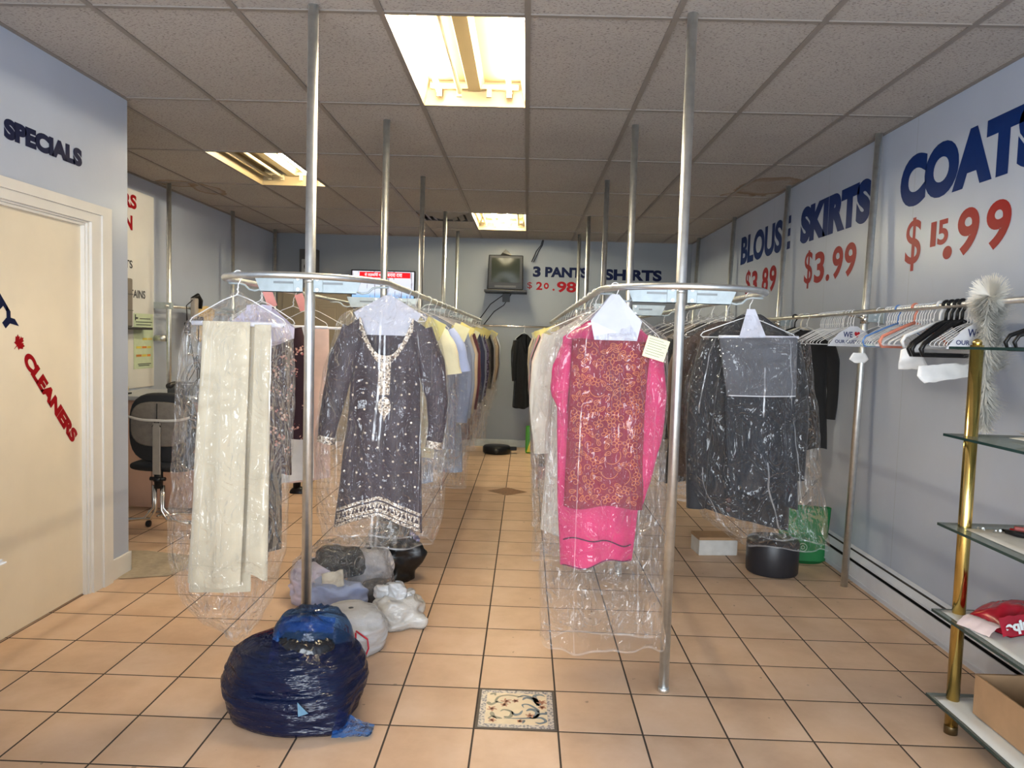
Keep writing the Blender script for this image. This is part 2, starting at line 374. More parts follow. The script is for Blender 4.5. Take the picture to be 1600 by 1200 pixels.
# painted words on the walls
def rmap(a, z, o): return (XR-o, -a, z)            # a = -y on the right wall
def right(lab_, mat, ps, bold=.022): lettering('lettering', [(b, -y0, z0, y0-y1, z1-z0) for b, y0, y1, z0, z1 in ps], rmap, mat, wr, bold, label=lab_)
right('blue word above the red 15.99', BLUETXT, [('COATS', 4.481, 3.235, 2.322, 2.618)], .07)
right('red price under the nearest blue word', REDTXT, [('$', 4.378, 4.21, 1.950, 2.254), ('1', 4.115, 4.06, 2.063, 2.197), ('5', 4.045, 3.945, 2.063, 2.197), ('.', 3.985, 3.90, 1.980, 2.05), ('9', 3.862, 3.68, 1.983, 2.220), ('9', 3.625, 3.441, 1.983, 2.215)], .032)
right('blue word above the red 3.99', BLUETXT, [('SKIRTS', 6.075, 4.858, 2.322, 2.612)], .07)
right('red price under the middle blue word', REDTXT, [('$', 5.945, 5.78, 1.955, 2.254), ('3', 5.74, 5.55, 1.985, 2.22), ('.', 5.515, 5.45, 1.985, 2.035), ('9', 5.41, 5.23, 1.987, 2.22), ('9', 5.205, 5.022, 1.987, 2.22)], .032)
right('blue word farthest along the right wall', BLUETXT, [('BLOUSE', 7.734, 6.30, 2.318, 2.605)], .045)
right('red price farthest along the right wall', REDTXT, [('$', 7.52, 7.355, 1.955, 2.245), ('3', 7.32, 7.14, 1.985, 2.22), ('.', 7.10, 7.04, 1.985, 2.035), ('8', 7.00, 6.82, 1.985, 2.22), ('9', 6.79, 6.605, 1.985, 2.22)], .032)
def bmap(a, z, o): return (a, YB-o, z)
lettering('lettering', [('3', .063, 2.333, .105, .145), ('PANTS', .228, 2.335, .575, .14)], bmap, DARKTXT, wb, .05, label='navy words 3 PANTS')
lettering('lettering', [('SHIRTS', 1.034, 2.318, .772, .15)], bmap, DARKTXT, wb, .05, label='navy word SHIRTS')
lettering('lettering', [('$', -.008, 2.165, .065, .10), ('2', .112, 2.16, .085, .11), ('o', .215, 2.175, .07, .085), ('.', .335, 2.155, .03, .028), ('98', .394, 2.135, .262, .147)], bmap, REDTXT, wb, .035, label='red price under the navy words')
def lmap(a, z, o): return (XL+o, a, z)
lettering('lettering', [('SPECIALS', 3.354, 2.338, .588, .094)], lmap, DARKTXT, wl, .075, label='navy word above the cream door')

# ================================================================== CEILING FIXTURES
ENAMEL = plain('fixture_enamel', (.27, .205, .105), .4, 0, .03, 4)
SOCK = plain('lamp_socket', (.30, .25, .15), .45)
LIT = emit('lit_tube', (1.0, .86, .62), 125.0)
LITF = emit('lit_tube_far', (1.0, .90, .62), 150.0)
DEAD = plain('unlit_tube', (.42, .36, .24), .3)
def troffer(i, j, tubes, label, LIT=LIT):
    x0, x1 = GX+.61*i+.013, GX+.61*(i+1)-.013; y0, y1 = GY+1.22*j+.013, GY+1.22*(j+1)-.013; zt = CEIL+.135; xm = (x0+x1)/2
    r = thing('ceiling_light', label, 'ceiling light', (xm, (y0+y1)/2, CEIL), 0, 'recessed fluorescent lights'); ox, oy = xm, (y0+y1)/2
    X, Y = (x1-x0)/2, (y1-y0)/2; H = .135
    m = MB()
    m.add([(-X, -Y, 0), (X, -Y, 0), (X, Y, 0), (-X, Y, 0), (-X+.03, -Y+.012, H), (X-.03, -Y+.012, H), (X-.03, Y-.012, H), (-X+.03, Y-.012, H)],
          [(4, 5, 6, 7), (0, 1, 5, 4), (1, 2, 6, 5), (2, 3, 7, 6), (3, 0, 4, 7)])
    m.build('housing', ENAMEL, r)
    m = MB(); m.prism([(-.055, 0), (.055, 0), (.035, -.055), (-.035, -.055)], lambda a, b, c: (a, -Y+.02+c, H-.002+b), 2*Y-.04); m.build('ballast_cover', ENAMEL, r)
    for s in (-1, 1):
        m = MB(); m.box(-X+.04, X-.04, s*(Y-.05)-.012, s*(Y-.05)+.012, H-.055, H-.028)
        for tx in (-.20, -.085, .085, .20): m.box(tx-.014, tx+.014, s*(Y-.055)-.008, s*(Y-.055)+.008, H-.10, H-.04)
        m.build('lamp_holder', SOCK, r)
    for tx, st in zip((-.20, -.085, .085, .20), tubes):
        if st: lab(MB().tube([(tx, -Y+.06, H-.075), (tx, Y-.06, H-.075)], .0135, 12).build('fluorescent_tube', LIT if st == 2 else DEAD, r, True), 'glowing fluorescent tube' if st == 2 else 'unlit fluorescent tube')
    return r
troffer(-1, 0, (2, 1, 0, 2), 'largest lit fluorescent ceiling light, nearest, between the two front poles')
troffer(-4, 2, (1, 1, 0, 2), 'half dark fluorescent ceiling light at left with one lit tube')
troffer(-1, 4, (1, 2, 2, 1), 'small far fluorescent ceiling light above the hanging tube television', LITF)
troffer(0, -4, (1, 1, 1, 2), 'added unseen ceiling light behind the camera, brightening the walls')  # fixture added out of view to brighten the walls
# air vent
VENT = plain('vent_metal', (.22, .20, .185), .5, .2)
x0, x1, y0, y1 = GX-1.22+.014, GX-.61-.014, GY+4.88+.014, GY+4.88+.595
r = thing('air_vent', 'dark square ceiling air vent left of the far ceiling light', 'air vent', ((x0+x1)/2, (y0+y1)/2, CEIL)); X, Y = (x1-x0)/2, (y1-y0)/2
m = MB()
for k, a in enumerate((1, .72, .46)):
    b = a-.17; z = -.004-.012*k
    q = [(-X*a, -Y*a, .02+z), (X*a, -Y*a, .02+z), (X*a, Y*a, .02+z), (-X*a, Y*a, .02+z), (-X*b, -Y*b, -.005+z), (X*b, -Y*b, -.005+z), (X*b, Y*b, -.005+z), (-X*b, Y*b, -.005+z)]
    m.add(q, [(0, 1, 5, 4), (1, 2, 6, 5), (2, 3, 7, 6), (3, 0, 4, 7)])
m.build('diffuser', VENT, r, solid=.002)
MB().box(-X, X, -Y, Y, .03, .10).build('duct_box', plain('duct_black', (.03, .028, .025), .8), r)
for k in range(4): MB().box(-X*.25, X*.25, -Y*.22+k*Y*.14, -Y*.22+k*Y*.14+.012, -.02, .0).build('louver', VENT, r)

# ================================================================== GARMENT RACKS
RZ = 1.71; RS = .335; RR = .0132
POLES = {'l': (-.915, (3.09, 4.68, 6.29, 8.0, 9.46)), 'r': (.637, (3.09, 4.66, 6.25, 8.03, 9.45))}
def oval_rack(side, label):
    px, ys = POLES[side]
    r = thing('garment_rack', label, 'clothes rack', (px, ys[0], 0), 0, 'oval pole racks')
    path = []
    for k in range(25): a = PI+PI*k/24; path.append((RS*math.cos(a), RS*math.sin(a), RZ))
    L = ys[-1]-ys[0]
    for k in range(1, 12): path.append((RS, L*k/12, RZ))
    for k in range(17): a = PI*k/16; path.append((RS*math.cos(a), L+RS*math.sin(a)*.6, RZ))
    for k in range(1, 12): path.append((-RS, L*(12-k)/12, RZ))
    MB().tube(path, RR, 12, True).build('rail', STEEL, r, True)
    for y in ys:
        dy = y-ys[0]
        p = MB().tube([(0, dy, 0), (0, dy, CEIL+.01)], .0215, 16).build('pole', STEEL, r, True)
        MB().lathe([(.0235, 0), (.0235, .012), (.0215, .014)], 16, (0, dy, RZ-.005)).build('collar', STEEL, p, True)
        lab(MB().lathe([(.024, 0), (.024, .02)], 16, (0, dy, 0)).build('foot_cap', STEEL, p, True), 'steel foot cap')
        for s in (-1, 1):
            m = MB()
            poly = [(0.024*s, -.045), (.20*s, -.045), (.228*s, .022), (.024*s, .022)]
            m.prism(poly, lambda a, b, c: (a, dy-.027+c, RZ-.003+b), .003)
            m.box(min(.024*s, .20*s), max(.024*s, .20*s), dy-.027, dy-.012, RZ-.048, RZ-.045)
            b = m.build('bracket_plate', ZINC, r)
            m = MB()
            m.box(min(.03*s, .145*s), max(.03*s, .145*s), dy-.029, dy-.0268, RZ-.012, RZ-.003); lab(m.build('slot', plain('slot_shadow', (.22, .24, .25), .5, .6), b), 'dark slot')
            MB().box(min(.022*s, .062*s), max(.022*s, .062*s), dy-.031, dy-.027, RZ-.045, RZ+.018).build('clamp', ZINC, b, bevel=.002)
            for bx, bz in ((.04, -.035), (.04, .008)):
                MB().tube([(bx*s, dy-.031, RZ+bz), (bx*s, dy-.038, RZ+bz)], .0075, 6).build('bolt', STEEL, b)
            m = MB()
            m.tube([(.20*s, dy-.02, RZ-.038), (.225*s, dy-.02, RZ-.045), (.25*s, dy-.02, RZ-.04), (.268*s, dy-.02, RZ-.022), (.29*s, dy-.02, RZ-.016), (.315*s, dy-.02, RZ-.017), (RS*s, dy-.02, RZ-.0165)], .0045, 8)
            m.build('rail_hook', ZINC, b, True)
    return r
oval_rack('l', 'oval steel clothes rack on ceiling poles, left one, carrying the plum tunic')
oval_rack('r', 'oval steel clothes rack on ceiling poles, right one, carrying the pink outfit')

WRX, WRZ = 1.985, 1.713
r = thing('garment_rack', 'straight steel wall rack full of empty hangers along the right wall', 'clothes rack', (2.06, 4.6, 0))
MB().tube([(WRX-2.06, -2.6, WRZ), (WRX-2.06, 4.95, WRZ)], .0145, 12).build('rail', STEEL, r, True)
for y in (4.62, 6.2, 7.8, 9.4):
    dy = y-4.6
    p = MB().tube([(-.012, dy-.04, 0), (.095, dy+.08, CEIL+.01)], .0215, 14).build('pole', STEEL, r, True)
    m = MB(); m.tube([(WRX-2.06, dy+.03, WRZ), (.053, dy+.03, WRZ-.02)], .012, 8).lathe([(.027, -.06), (.027, -.02), (.0235, -.015)], 14, (.053, dy+.033, WRZ)); m.build('rail_holder', CHROME, p, True)
    m = MB(); m.box(.06, .138, dy-.0, dy+.01, WRZ-.05, WRZ+.005).box(.13, .139, dy-.045, dy+.02, WRZ-.06, WRZ+.02); m.build('wall_bracket', ZINC, p, bevel=.002)
    for z in (-.035, -.005): MB().tube([(.10, dy, WRZ+z), (.10, dy-.006, WRZ+z)], .007, 8).build('bolt', STEEL, p)
r = thing('garment_rack', 'straight steel wall rack along the far left wall holding a yellow cloth', 'clothes rack', (-3.36, 6.9, 0))
MB().tube([(.0, -.1, 1.70), (.03, 3.0, 1.70)], .012, 10).build('rail', STEEL, r, True)
for y in (6.86, 8.35, 9.75):
    dy = y-6.9
    p = MB().tube([(0, dy, 0), (0, dy, CEIL+.01)], .0215, 14).build('pole', STEEL, r, True)
    MB().box(-.135, .03, dy-.025, dy+.025, 1.675, 1.735).build('wall_bracket', ZINC, p, bevel=.003)
    if dy < .5: MB().tube([(-.12, dy-.02, 1.40), (-.02, dy-.02, 1.40)], .03, 10).build('clamp', STEEL, p, True)
r = thing('garment_rack', 'thin chrome rail across the back wall between the two pole racks', 'clothes rack', (-.2, 9.8, 0))
MB().tube([(-1.5, .02, 1.655), (1.6, .02, 1.655)], .011, 10).build('rail', CHROME, r, True)
for x in (-1.4, 1.5): MB().tube([(x, .02, 1.655), (x, .249, 1.655)], .010, 8).build('wall_bracket', CHROME, r, True)

# ================================================================== GARMENTS
class Shell:
    """two cloth sheets meeting at the sides; local x across, y towards the viewer negative, z down from the rail"""
    def __init__(s, l, r, dep, topf, bot, topb=None, seed=0, fa=.006, fk=38):
        s.l = lin(l); s.r = lin(r); s.dep = lin(dep) if isinstance(dep, list) else (lambda z: dep)
        s.tf = topf; s.tb = topb or topf; s.bot = bot; s.seed = seed; s.fa = fa; s.fk = fk; s.y0 = 0
        s.zt = max(topf(-1), topf(0), topf(1))
    def fold(s, x, z, u):
        k = min(1, max(0, (s.zt-z)/.35)); a = s.fa*(.3+.7*k)
        q = x*s.fk+s.seed*1.7+1.4*nz(x*3+s.seed, z*2.2, s.seed)
        return (a*math.sin(q)+a*1.3*nz(x*14+s.seed*3.1, z*3.2, 5.5)+a*.5*nz(x*30, z*14, s.seed))*(1-u**6)
    def y(s, x, z):
        l, r = s.l(z), s.r(z); u = max(-1, min(1, 2*(x-l)/(r-l)-1))
        return s.y0-s.dep(z)*(1-u*u)**.5-s.fold(x, z, u)
    def pt(s, u, v, back=False):
        zt = (s.tb if back else s.tf)(u); zb = s.bot(u); z = zt+(zb-zt)*v
        l, r = s.l(z), s.r(z); x = (l+r)/2+(r-l)/2*u
        if back: return (x, s.y0+s.dep(z)*(1-u*u)**.5+s.fold(x+3, z, u), z)
        return (x, s.y(x, z), z)
    def mesh(s, nu=28, nv=30):
        ease = lambda i: math.sin((i-.5)*PI)
        m = MB(); m.grid(lambda a, b: s.pt(ease(a), b), nu, nv); m.grid(lambda a, b: s.pt(ease(a), b, True), nu, nv); return m
    def ribbon(s, m, pts, w, lift=.0025):
        vs = []
        for i, (x, z) in enumerate(pts):
            a = pts[max(0, i-1)]; b = pts[min(len(pts)-1, i+1)]; dx, dz = b[0]-a[0], b[1]-a[1]; L = math.hypot(dx, dz) or 1
            ww = w[i] if isinstance(w, list) else w
            for q in (-1, 1):
                xx, zz = x-dz/L*ww*.5*q, z+dx/L*ww*.5*q; vs.append((xx, s.y(xx, zz)-lift, zz))
        m.add(vs, [(2*i, 2*i+1, 2*i+3, 2*i+2) for i in range(len(pts)-1)])
def sleeve(m, path, hw, dr=.5, n=14, seed=0, nv=16, open_=True):
    """tapering cloth tube along (x,y,z) points"""
    path = [Vector(p) for p in path]; k = len(path)-1
    def at(t):
        t *= k; i = min(int(t), k-1); f = t-i; return path[i].lerp(path[i+1], f), hw[i]+(hw[i+1]-hw[i])*f
    def fn(a, b):
        p, h = at(b); q, _ = at(min(1, b+.02)); o, _ = at(max(0, b-.02)); d = (q-o).normalized(); sx = Vector((d.z, 0, -d.x)).normalized()
        an = 2*PI*a; w_ = h*(1+.10*nz(a*5+seed, b*6, seed))
        return p+sx*w_*math.cos(an)+Vector((0, 1, 0))*w_*dr*math.sin(an)
    return m.grid(fn, n, nv, True)
def film(rows, seed=0, nu=56, nv=56, amp=.011, frill=.03):
    zs = [q[0] for q in rows]; L = lin([(q[0], q[1]) for q in rows[::-1]]); R = lin([(q[0], q[2]) for q in rows[::-1]]); D = lin([(q[0], q[3]) for q in rows[::-1]])
    zt, zb = zs[0], zs[-1]
    def fn(a, b):
        an = 2*PI*a; ca, sa = math.cos(an), math.sin(an)
        z = zt+(zb-zt)*b; l, r, d = L(z), R(z), D(z); k = min(1, b*3)
        x = (l+r)/2+(r-l)/2*(abs(ca)**.8)*(1 if ca > 0 else -1); y = -d*(abs(sa)**.8)*(1 if sa > 0 else -1)
        n1 = ridge(x*7+seed, z*2.1+y*9, seed*.7); n2 = ridge(x*16, z*6+y*12, seed+3); n3 = nz(x*3, z*4, seed+9); n4 = ridge(x*34+z*9, z*16, seed+5)
        o = amp*k*(1.1*n1+.75*n2+1.0*n3+.35*n4-.5)
        cr = .5*amp*k*nz(z*14, a*9, seed)
        if b > .98: z += frill*nz(a*11, seed, 2)
        return (x+(o*.55+cr)*ca, y-o*(1 if sa > 0 else -1)*(.3+.7*abs(sa)), z)
    rf = random.Random(int(seed*100)); av = [i/nu for i in range(nu)]; thin = set()
    for c in [0.0, .5]+[rf.uniform(.52, .98) for _ in range(7)]+[rf.uniform(.02, .48) for _ in range(4)]:
        c += .0004; av += [c, c+.0022+.002*rf.random()]; thin.add(c)
    av = sorted(av); bv = [j/nv for j in range(nv+1)]; bv.insert(-1, 1-.006)
    m = MB(); m.add([fn(a, b) for b in bv for a in av], [(j*len(av)+i, j*len(av)+(i+1) % len(av), (j+1)*len(av)+(i+1) % len(av), (j+1)*len(av)+i) for j in range(len(bv)-1) for i in range(len(av))])
    m.mi = [1 if (j == len(bv)-2 or (av[i] in thin and nz(av[i]*40, bv[j]*3, seed) > -.12)) else 0 for j in range(len(bv)-1) for i in range(len(av))]
    return m
def cover(m, mat, parent):
    o = m.build('plastic_cover', mat, parent, True, recalc=False); o.data.materials.append(FOLD); o.data.polygons.foreach_set('material_index', m.mi); return o
def islands(m, name, mat, parent):
    """each separate cloth tube becomes a part of its own"""
    par = list(range(len(m.v)))
    def find(i):
        while par[i] != i: par[i] = par[par[i]]; i = par[i]
        return i
    for f in m.f:
        for k in f[1:]: par[find(k)] = find(f[0])
    gr_ = {}
    for f in m.f: gr_.setdefault(find(f[0]), []).append(f)
    for fs in gr_.values():
        ids = sorted({i for f in fs for i in f}); mp = {i: k for k, i in enumerate(ids)}
        MB().add([m.v[i] for i in ids], [tuple(mp[i] for i in f) for f in fs]).build(name, mat, parent, True)
def hook_path(r=.0175, neck=-.075, dx=.0, tail=150):
    p = [(r*math.cos(math.radians(a)), 0, r*math.sin(math.radians(a))) for a in range(tail+35, -41, -25)]
    return p+[(.009, 0, -.024), (.002+dx, 0, -.036), (dx, 0, neck)]
def wire_hanger(parent, hw=.20, neck=-.085, drop=-.185, mat=None, rw=.0017, name='hanger'):
    m = MB(); m.tube(hook_path(neck=neck), rw, 6)
    m.tube([(0, 0, neck), (hw*.3, 0, neck-.022), (hw*.95, 0, drop+.02), (hw, 0, drop+.006), (hw*.96, 0, drop), (-hw*.96, 0, drop), (-hw, 0, drop+.006), (-hw*.95, 0, drop+.02), (-hw*.3, 0, neck-.022), (0, 0, neck)], rw, 6)
    m.tube([(.004, 0, neck+.03), (-.004, .003, neck+.02), (.004, 0, neck+.01), (-.004, -.003, neck), (0, 0, neck-.004)], rw, 6)
    return m.build(name, mat or WIRE, parent, True)
def cape(parent, apex, wmid, zmid, wbot, zbot, y=-.012, cx=0, mat=None):
    m = MB(); P = [(-.014, apex), (.014, apex), (wmid, zmid), (wbot, zbot), (-wbot, zbot), (-wmid, zmid)]
    for yy in (y, -y*.4): m.add([(cx+a, yy*(.35+.65*min(1, (apex-b)/.1)), b) for a, b in P], [tuple(range(6))])
    return m.build('paper_cape', mat or PAPER, parent)
def ticket(parent, x, z, y, ang=-.3, w_=.075, h=.055, mat=None, tilt=0, lines=False):
    c, s = math.cos(ang), math.sin(ang); m = MB()
    P = lambda a, b, o: (x+(a*c-b*s)*math.cos(tilt), y-o-.012*math.sin(a*20+1)*.3+a*math.sin(tilt), z+a*s+b*c)
    m.grid(lambda a, b: P((a-.5)*w_, (b-.5)*h, 0), 6, 2); o = m.build('ticket', mat or YPAPER, parent, solid=.0006)
    if lines:
        m = MB()
        for k in range(7):
            b = h*(.36-.12*k); e = w_*(.40 if k % 3 else .25)
            m.add([P(-w_*.42, b, .0012), (P(e, b, .0012)), P(e, b+h*.035, .0012), P(-w_*.42, b+h*.035, .0012)], [(0, 1, 2, 3)])
        m.build('print_lines', plain('ticket_ink', (.30, .33, .25), .8), o)
    return o

# ---- plum tunic with silver embroidery, front of the left rack
t = NT('silver_embroidery'); v = t.obj(); vo = t.n('ShaderNodeTexVoronoi'); t.l(v, vo.inputs['Vector']); vo.inputs['Scale'].default_value = 150
col = t.ramp(vo.outputs['Color'], [(.15, (.07, .05, .05)), (.4, (.42, .33, .24)), (.7, (.62, .55, .46)), (.9, (.80, .76, .70))])
EMB = t.done(t.bsdf(col, .32, .55, t.bump(vo.outputs['Distance'], .6, .004)))
PLUM = fabric('plum', (.032, .018, .028), .25, .6)
r = thing('bagged_tunic', 'plum long-sleeved tunic with silver embroidery, in clear film at front of left rack', 'tunic', (-.60, 3.235, RZ), .04, 'garments on the left rack')
wire_hanger(r, .155, -.07, -.15)
def ktop(u):
    a = abs(u); nb = .66
    return -.305+.165*(a/nb)**2.6 if a < nb else -.140-.035*(a-nb)/(1-nb)
def kback(u):
    a = abs(u); nb = .66
    return -.165+.025*(a/nb)**2 if a < nb else -.140-.035*(a-nb)/(1-nb)
kbot = lambda u: -1.012-.075*abs(u)**1.3-.008*u
K = Shell([(-1.1, -.236), (-.8, -.205), (-.55, -.178), (-.35, -.165), (-.15, -.185)], [(-1.1, .160), (-.8, .150), (-.55, .140), (-.35, .135), (-.15, .155)],
          [(-1.1, .055), (-.5, .05), (-.15, .022)], ktop, kbot, kback, 3, .0075, 46)
K.mesh(44, 44).build('tunic_body', PLUM, r, True)
m = MB(); sleeve(m, [(-.155, -.005, -.19), (-.205, -.01, -.33), (-.235, -.02, -.48), (-.258, -.03, -.60), (-.268, -.03, -.69)], [.055, .06, .052, .043, .037], .45, seed=1)
sleeve(m, [(.130, -.005, -.19), (.180, -.01, -.33), (.215, -.02, -.48), (.218, -.03, -.60), (.205, -.03, -.70)], [.055, .062, .05, .04, .033], .45, seed=4)
islands(m, 'sleeve', PLUM, r)
m = MB(); sleeve(m, [(-.263, -.03, -.665), (-.269, -.03, -.697)], [.0415, .040], .5); sleeve(m, [(.209, -.03, -.675), (.204, -.03, -.707)], [.0385, .037], .5)
islands(m, 'embroidered_cuff', EMB, r)
# neckline, placket, medallion, hem band
m = MB(); nb = .66
def band(m, us, zf0, zf1, lift=.004):
    vs = []
    for u in us:
        for q in (0, .33, .66, 1):
            z = zf0(u)+(zf1(u)-zf0(u))*q; l, rr = K.l(z), K.r(z); x = (l+rr)/2+(rr-l)/2*u; vs.append((x, K.y(x, z)-lift, z))
    m.add(vs, [(4*i+k, 4*i+k+1, 4*i+k+5, 4*i+k+4) for i in range(len(us)-1) for k in range(3)])
us = [-.70+1.40*i/48 for i in range(49)]
def ktop2(u): a = abs(u); return ktop(u)-.035-.04*max(0, (a-.45)/.25)
band(m, us, lambda u: ktop(min(nb, max(-nb, u)))+.001, ktop2)
band(m, [-.17+.34*i/8 for i in range(9)], lambda u: -.325, lambda u: -.475)
m.build('embroidered_neckline', EMB, r, True)
m = MB()
for i in range(25):
    a = 2*PI*i/24
m.add([(-.012, K.y(-.012, -.525)-.006, -.525)]+[(-.012+.027*math.cos(2*PI*i/28), K.y(-.012+.027*math.cos(2*PI*i/28), -.525+.042*math.sin(2*PI*i/28))-.005, -.525+.042*math.sin(2*PI*i/28)) for i in range(28)], [(0, 1+i, 1+(i+1) % 28) for i in range(28)])
m.add([(-.012-.008, K.y(-.012, -.57)-.005, -.568), (-.012, K.y(-.012, -.59)-.005, -.592), (-.012+.008, K.y(-.012, -.57)-.005, -.568)], [(0, 1, 2)])
m.build('medallion', EMB, r)
m = MB(); us = [-.97+1.94*i/60 for i in range(61)]
band(m, us, lambda u: kbot(u)+.088, lambda u: kbot(u)+.074); band(m, us, lambda u: kbot(u)+.016, lambda u: kbot(u)+.002)
for i in range(14):
    u0 = -.95+1.9*i/14; u1 = -.95+1.9*(i+1)/14; um = (u0+u1)/2
    band(m, [u0+(u1-u0)*k/6 for k in range(7)], lambda u: kbot(u)+.068-.002, lambda u: kbot(u)+.024+.036*(1-abs(u-um)/(um-u0)) if i % 2 else kbot(u)+.068-.040*(1-abs(u-um)/(um-u0)))
    band(m, [u0+(u1-u0)*k/4 for k in range(5)], lambda u: kbot(u)+.036, lambda u: kbot(u)+.020)
m.build('embroidered_hem', EMB, r, True)
m = MB(); rnd = random.Random(5)
for i in range(11):
    for j in range(7):
        z = -.36-.058*i+rnd.uniform(-.008, .008); l, rr = K.l(z), K.r(z); x = l+(rr-l)*((j+.5+(.5 if i % 2 else 0))/7.5); x += rnd.uniform(-.006, .006)
        if abs(x+.012) < .035 and z > -.6 or x > rr-.01: continue
        m.add([(x, K.y(x, z)-.005, z)]+[(x+.0052*math.cos(k*PI/4), K.y(x, z)-.0045, z+.0052*math.sin(k*PI/4)) for k in range(8)], [(0, 1+k, 1+(k+1) % 8) for k in range(8)])
d_ = m.build('sewn_dots', EMB, r); d_['kind'] = 'stuff'
cape(r, -.04, .148, -.118, .098, -.215, -.004, -.012)
MB().grid(lambda a, b: (.035+.02*a, .006-.01*b, -.255-.045*b+.01*a), 2, 2).build('care_label', PAPER, r)
cover(film([(-.035, -.03, .03, .02), (-.06, -.06, .05, .035), (-.13, -.215, .185, .065), (-.17, -.235, .205, .08), (-.4, -.285, .258, .09), (-.7, -.315, .255, .1), (-1.0, -.305, .25, .105), (-1.10, -.285, .22, .1), (-1.14, -.27, .20, .095)], 2.3, 76, 80, .012), FILM, r)

# ---- pink outfit, front of the right rack
PINK = fabric('hot_pink', (.54, .022, .125), .14, .7)
CRIM = fabric('crimson', (.22, .006, .028), .15, .7)
ORNG = plain('orange_embroidery', (.60, .17, .06), .6)
r = thing('bagged_outfit', 'hot pink outfit with orange vine embroidery, in clear film at front of right rack', 'outfit', (.342, 2.90, RZ), .03, 'garments on the right rack')
wire_hanger(r, .185, -.06, -.205)
def ptop(u): a = abs(u); return -.115-.085*max(0, (a-.35)/.65)-(.035*u if u > 0 else 0)
T = Shell([(-1.13, -.178), (-.8, -.20), (-.45, -.212), (-.2, -.197)], [(-1.13, .108), (-.9, .125), (-.65, .172), (-.37, .195), (-.2, .192)], [(-1.13, .05), (-.2, .026)], ptop, lambda u: -1.098+.025*u+.012*math.sin(u*5), None, 11, .008, 40)
T.y0 = .012; T.mesh(36, 40).build('tunic_body', PINK, r, True)
m = MB(); sleeve(m, [(-.165, .0, -.235), (-.198, -.012, -.33), (-.205, -.02, -.42), (-.185, -.02, -.50)], [.035, .042, .036, .012], .5, seed=2)
sleeve(m, [(.150, -.02, -.27), (.165, -.03, -.42), (.160, -.035, -.60), (.135, -.03, -.75), (.120, -.02, -.86)], [.045, .05, .04, .03, .018], .5, seed=6)
islands(m, 'sleeve', PINK, r)
Pn = Shell([(-.87, -.176), (-.2, -.166)], [(-.87, .134), (-.2, .138)], .024, lambda u: -.208+.004*math.sin(u*6), lambda u: -.862+.008*math.sin(u*4+1), None, 7, .0045, 30)
Pn.y0 = -.040; pan = Pn.mesh(36, 40).build('embroidered_panel', CRIM, r, True)
m = MB(); rnd = random.Random(12); used = []
def loop(cx, cz, fn, n=14, w_=.0021, closed=True):
    pts = [fn(k/n) for k in range(n+1)]; pts = [(cx+a, cz+b) for a, b in pts]
    if all(-.163 < a < .126 and -.852 < b < -.216 for a, b in pts): Pn.ribbon(m, pts, w_, .003)
def rot(a, b, an): return (a*math.cos(an)-b*math.sin(an), a*math.sin(an)+b*math.cos(an))
for tr in range(2600):
    cx, cz = rnd.uniform(-.155, .118), rnd.uniform(-.845, -.222); ty = rnd.choice((0, 0, 1, 1, 2, 2, 3)); rad = (.020, .013, .016, .030)[ty]
    if any((cx-a)**2+(cz-b)**2 < (rad+c)**2*.62 for a, b, c in used): continue
    used.append((cx, cz, rad)); an = rnd.uniform(0, 6.3)
    if ty == 0:
        for k in range(4): loop(cx, cz, lambda q, k=k: rot(.011+.009*math.cos(2*PI*q), .0065*math.sin(2*PI*q), an+k*PI/2))
    elif ty == 1:
        loop(cx, cz, lambda q: rot(.013*math.cos(2*PI*q), .007*math.sin(2*PI*q)*(1+.5*math.cos(2*PI*q)), an))
        loop(cx, cz, lambda q: rot(.013-.026*q, 0, an), 4, .002)
    elif ty == 2: loop(cx, cz, lambda q: rot((.003+.013*q)*math.cos(7*q), (.003+.013*q)*math.sin(7*q), an), 18)
    else: loop(cx, cz, lambda q: rot(.034*math.cos(2.6*q-1.3)-.02, .034*math.sin(2.6*q-1.3), an), 14, .0026)
m.build('vine_embroidery', ORNG, pan)
m = MB(); zz = [(-.172+.272*i/24, -1.005+.008*math.sin(i*.5)+.010*math.sin(i*.21)) for i in range(25)]; T.ribbon(m, zz, .005, .004)
zz = [(-.172+.274*i/24, T.bot(-1+2*i/24)+.004) for i in range(25)]; T.ribbon(m, zz, .004, .004)
lab(m.build('hem_piping', plain('dark_piping', (.06, .012, .04), .7), r), 'dark piping on the pink hem')
cape(r, -.03, .098, -.135, .082, -.208, -.075, -.002)
ticket(r, .150, -.235, -.095, -.27, .088, .082, PYPAPER, .1, True)
cover(film([(-.035, -.015, .02, .012), (-.07, -.05, .05, .03), (-.20, -.225, .215, .075), (-.4, -.24, .22, .095), (-.75, -.25, .225, .105), (-1.05, -.255, .23, .105), (-1.3, -.25, .24, .1), (-1.40, -.245, .245, .09), (-1.43, -.235, .24, .085)], 8.1, 76, 86, .012), FILM, r)

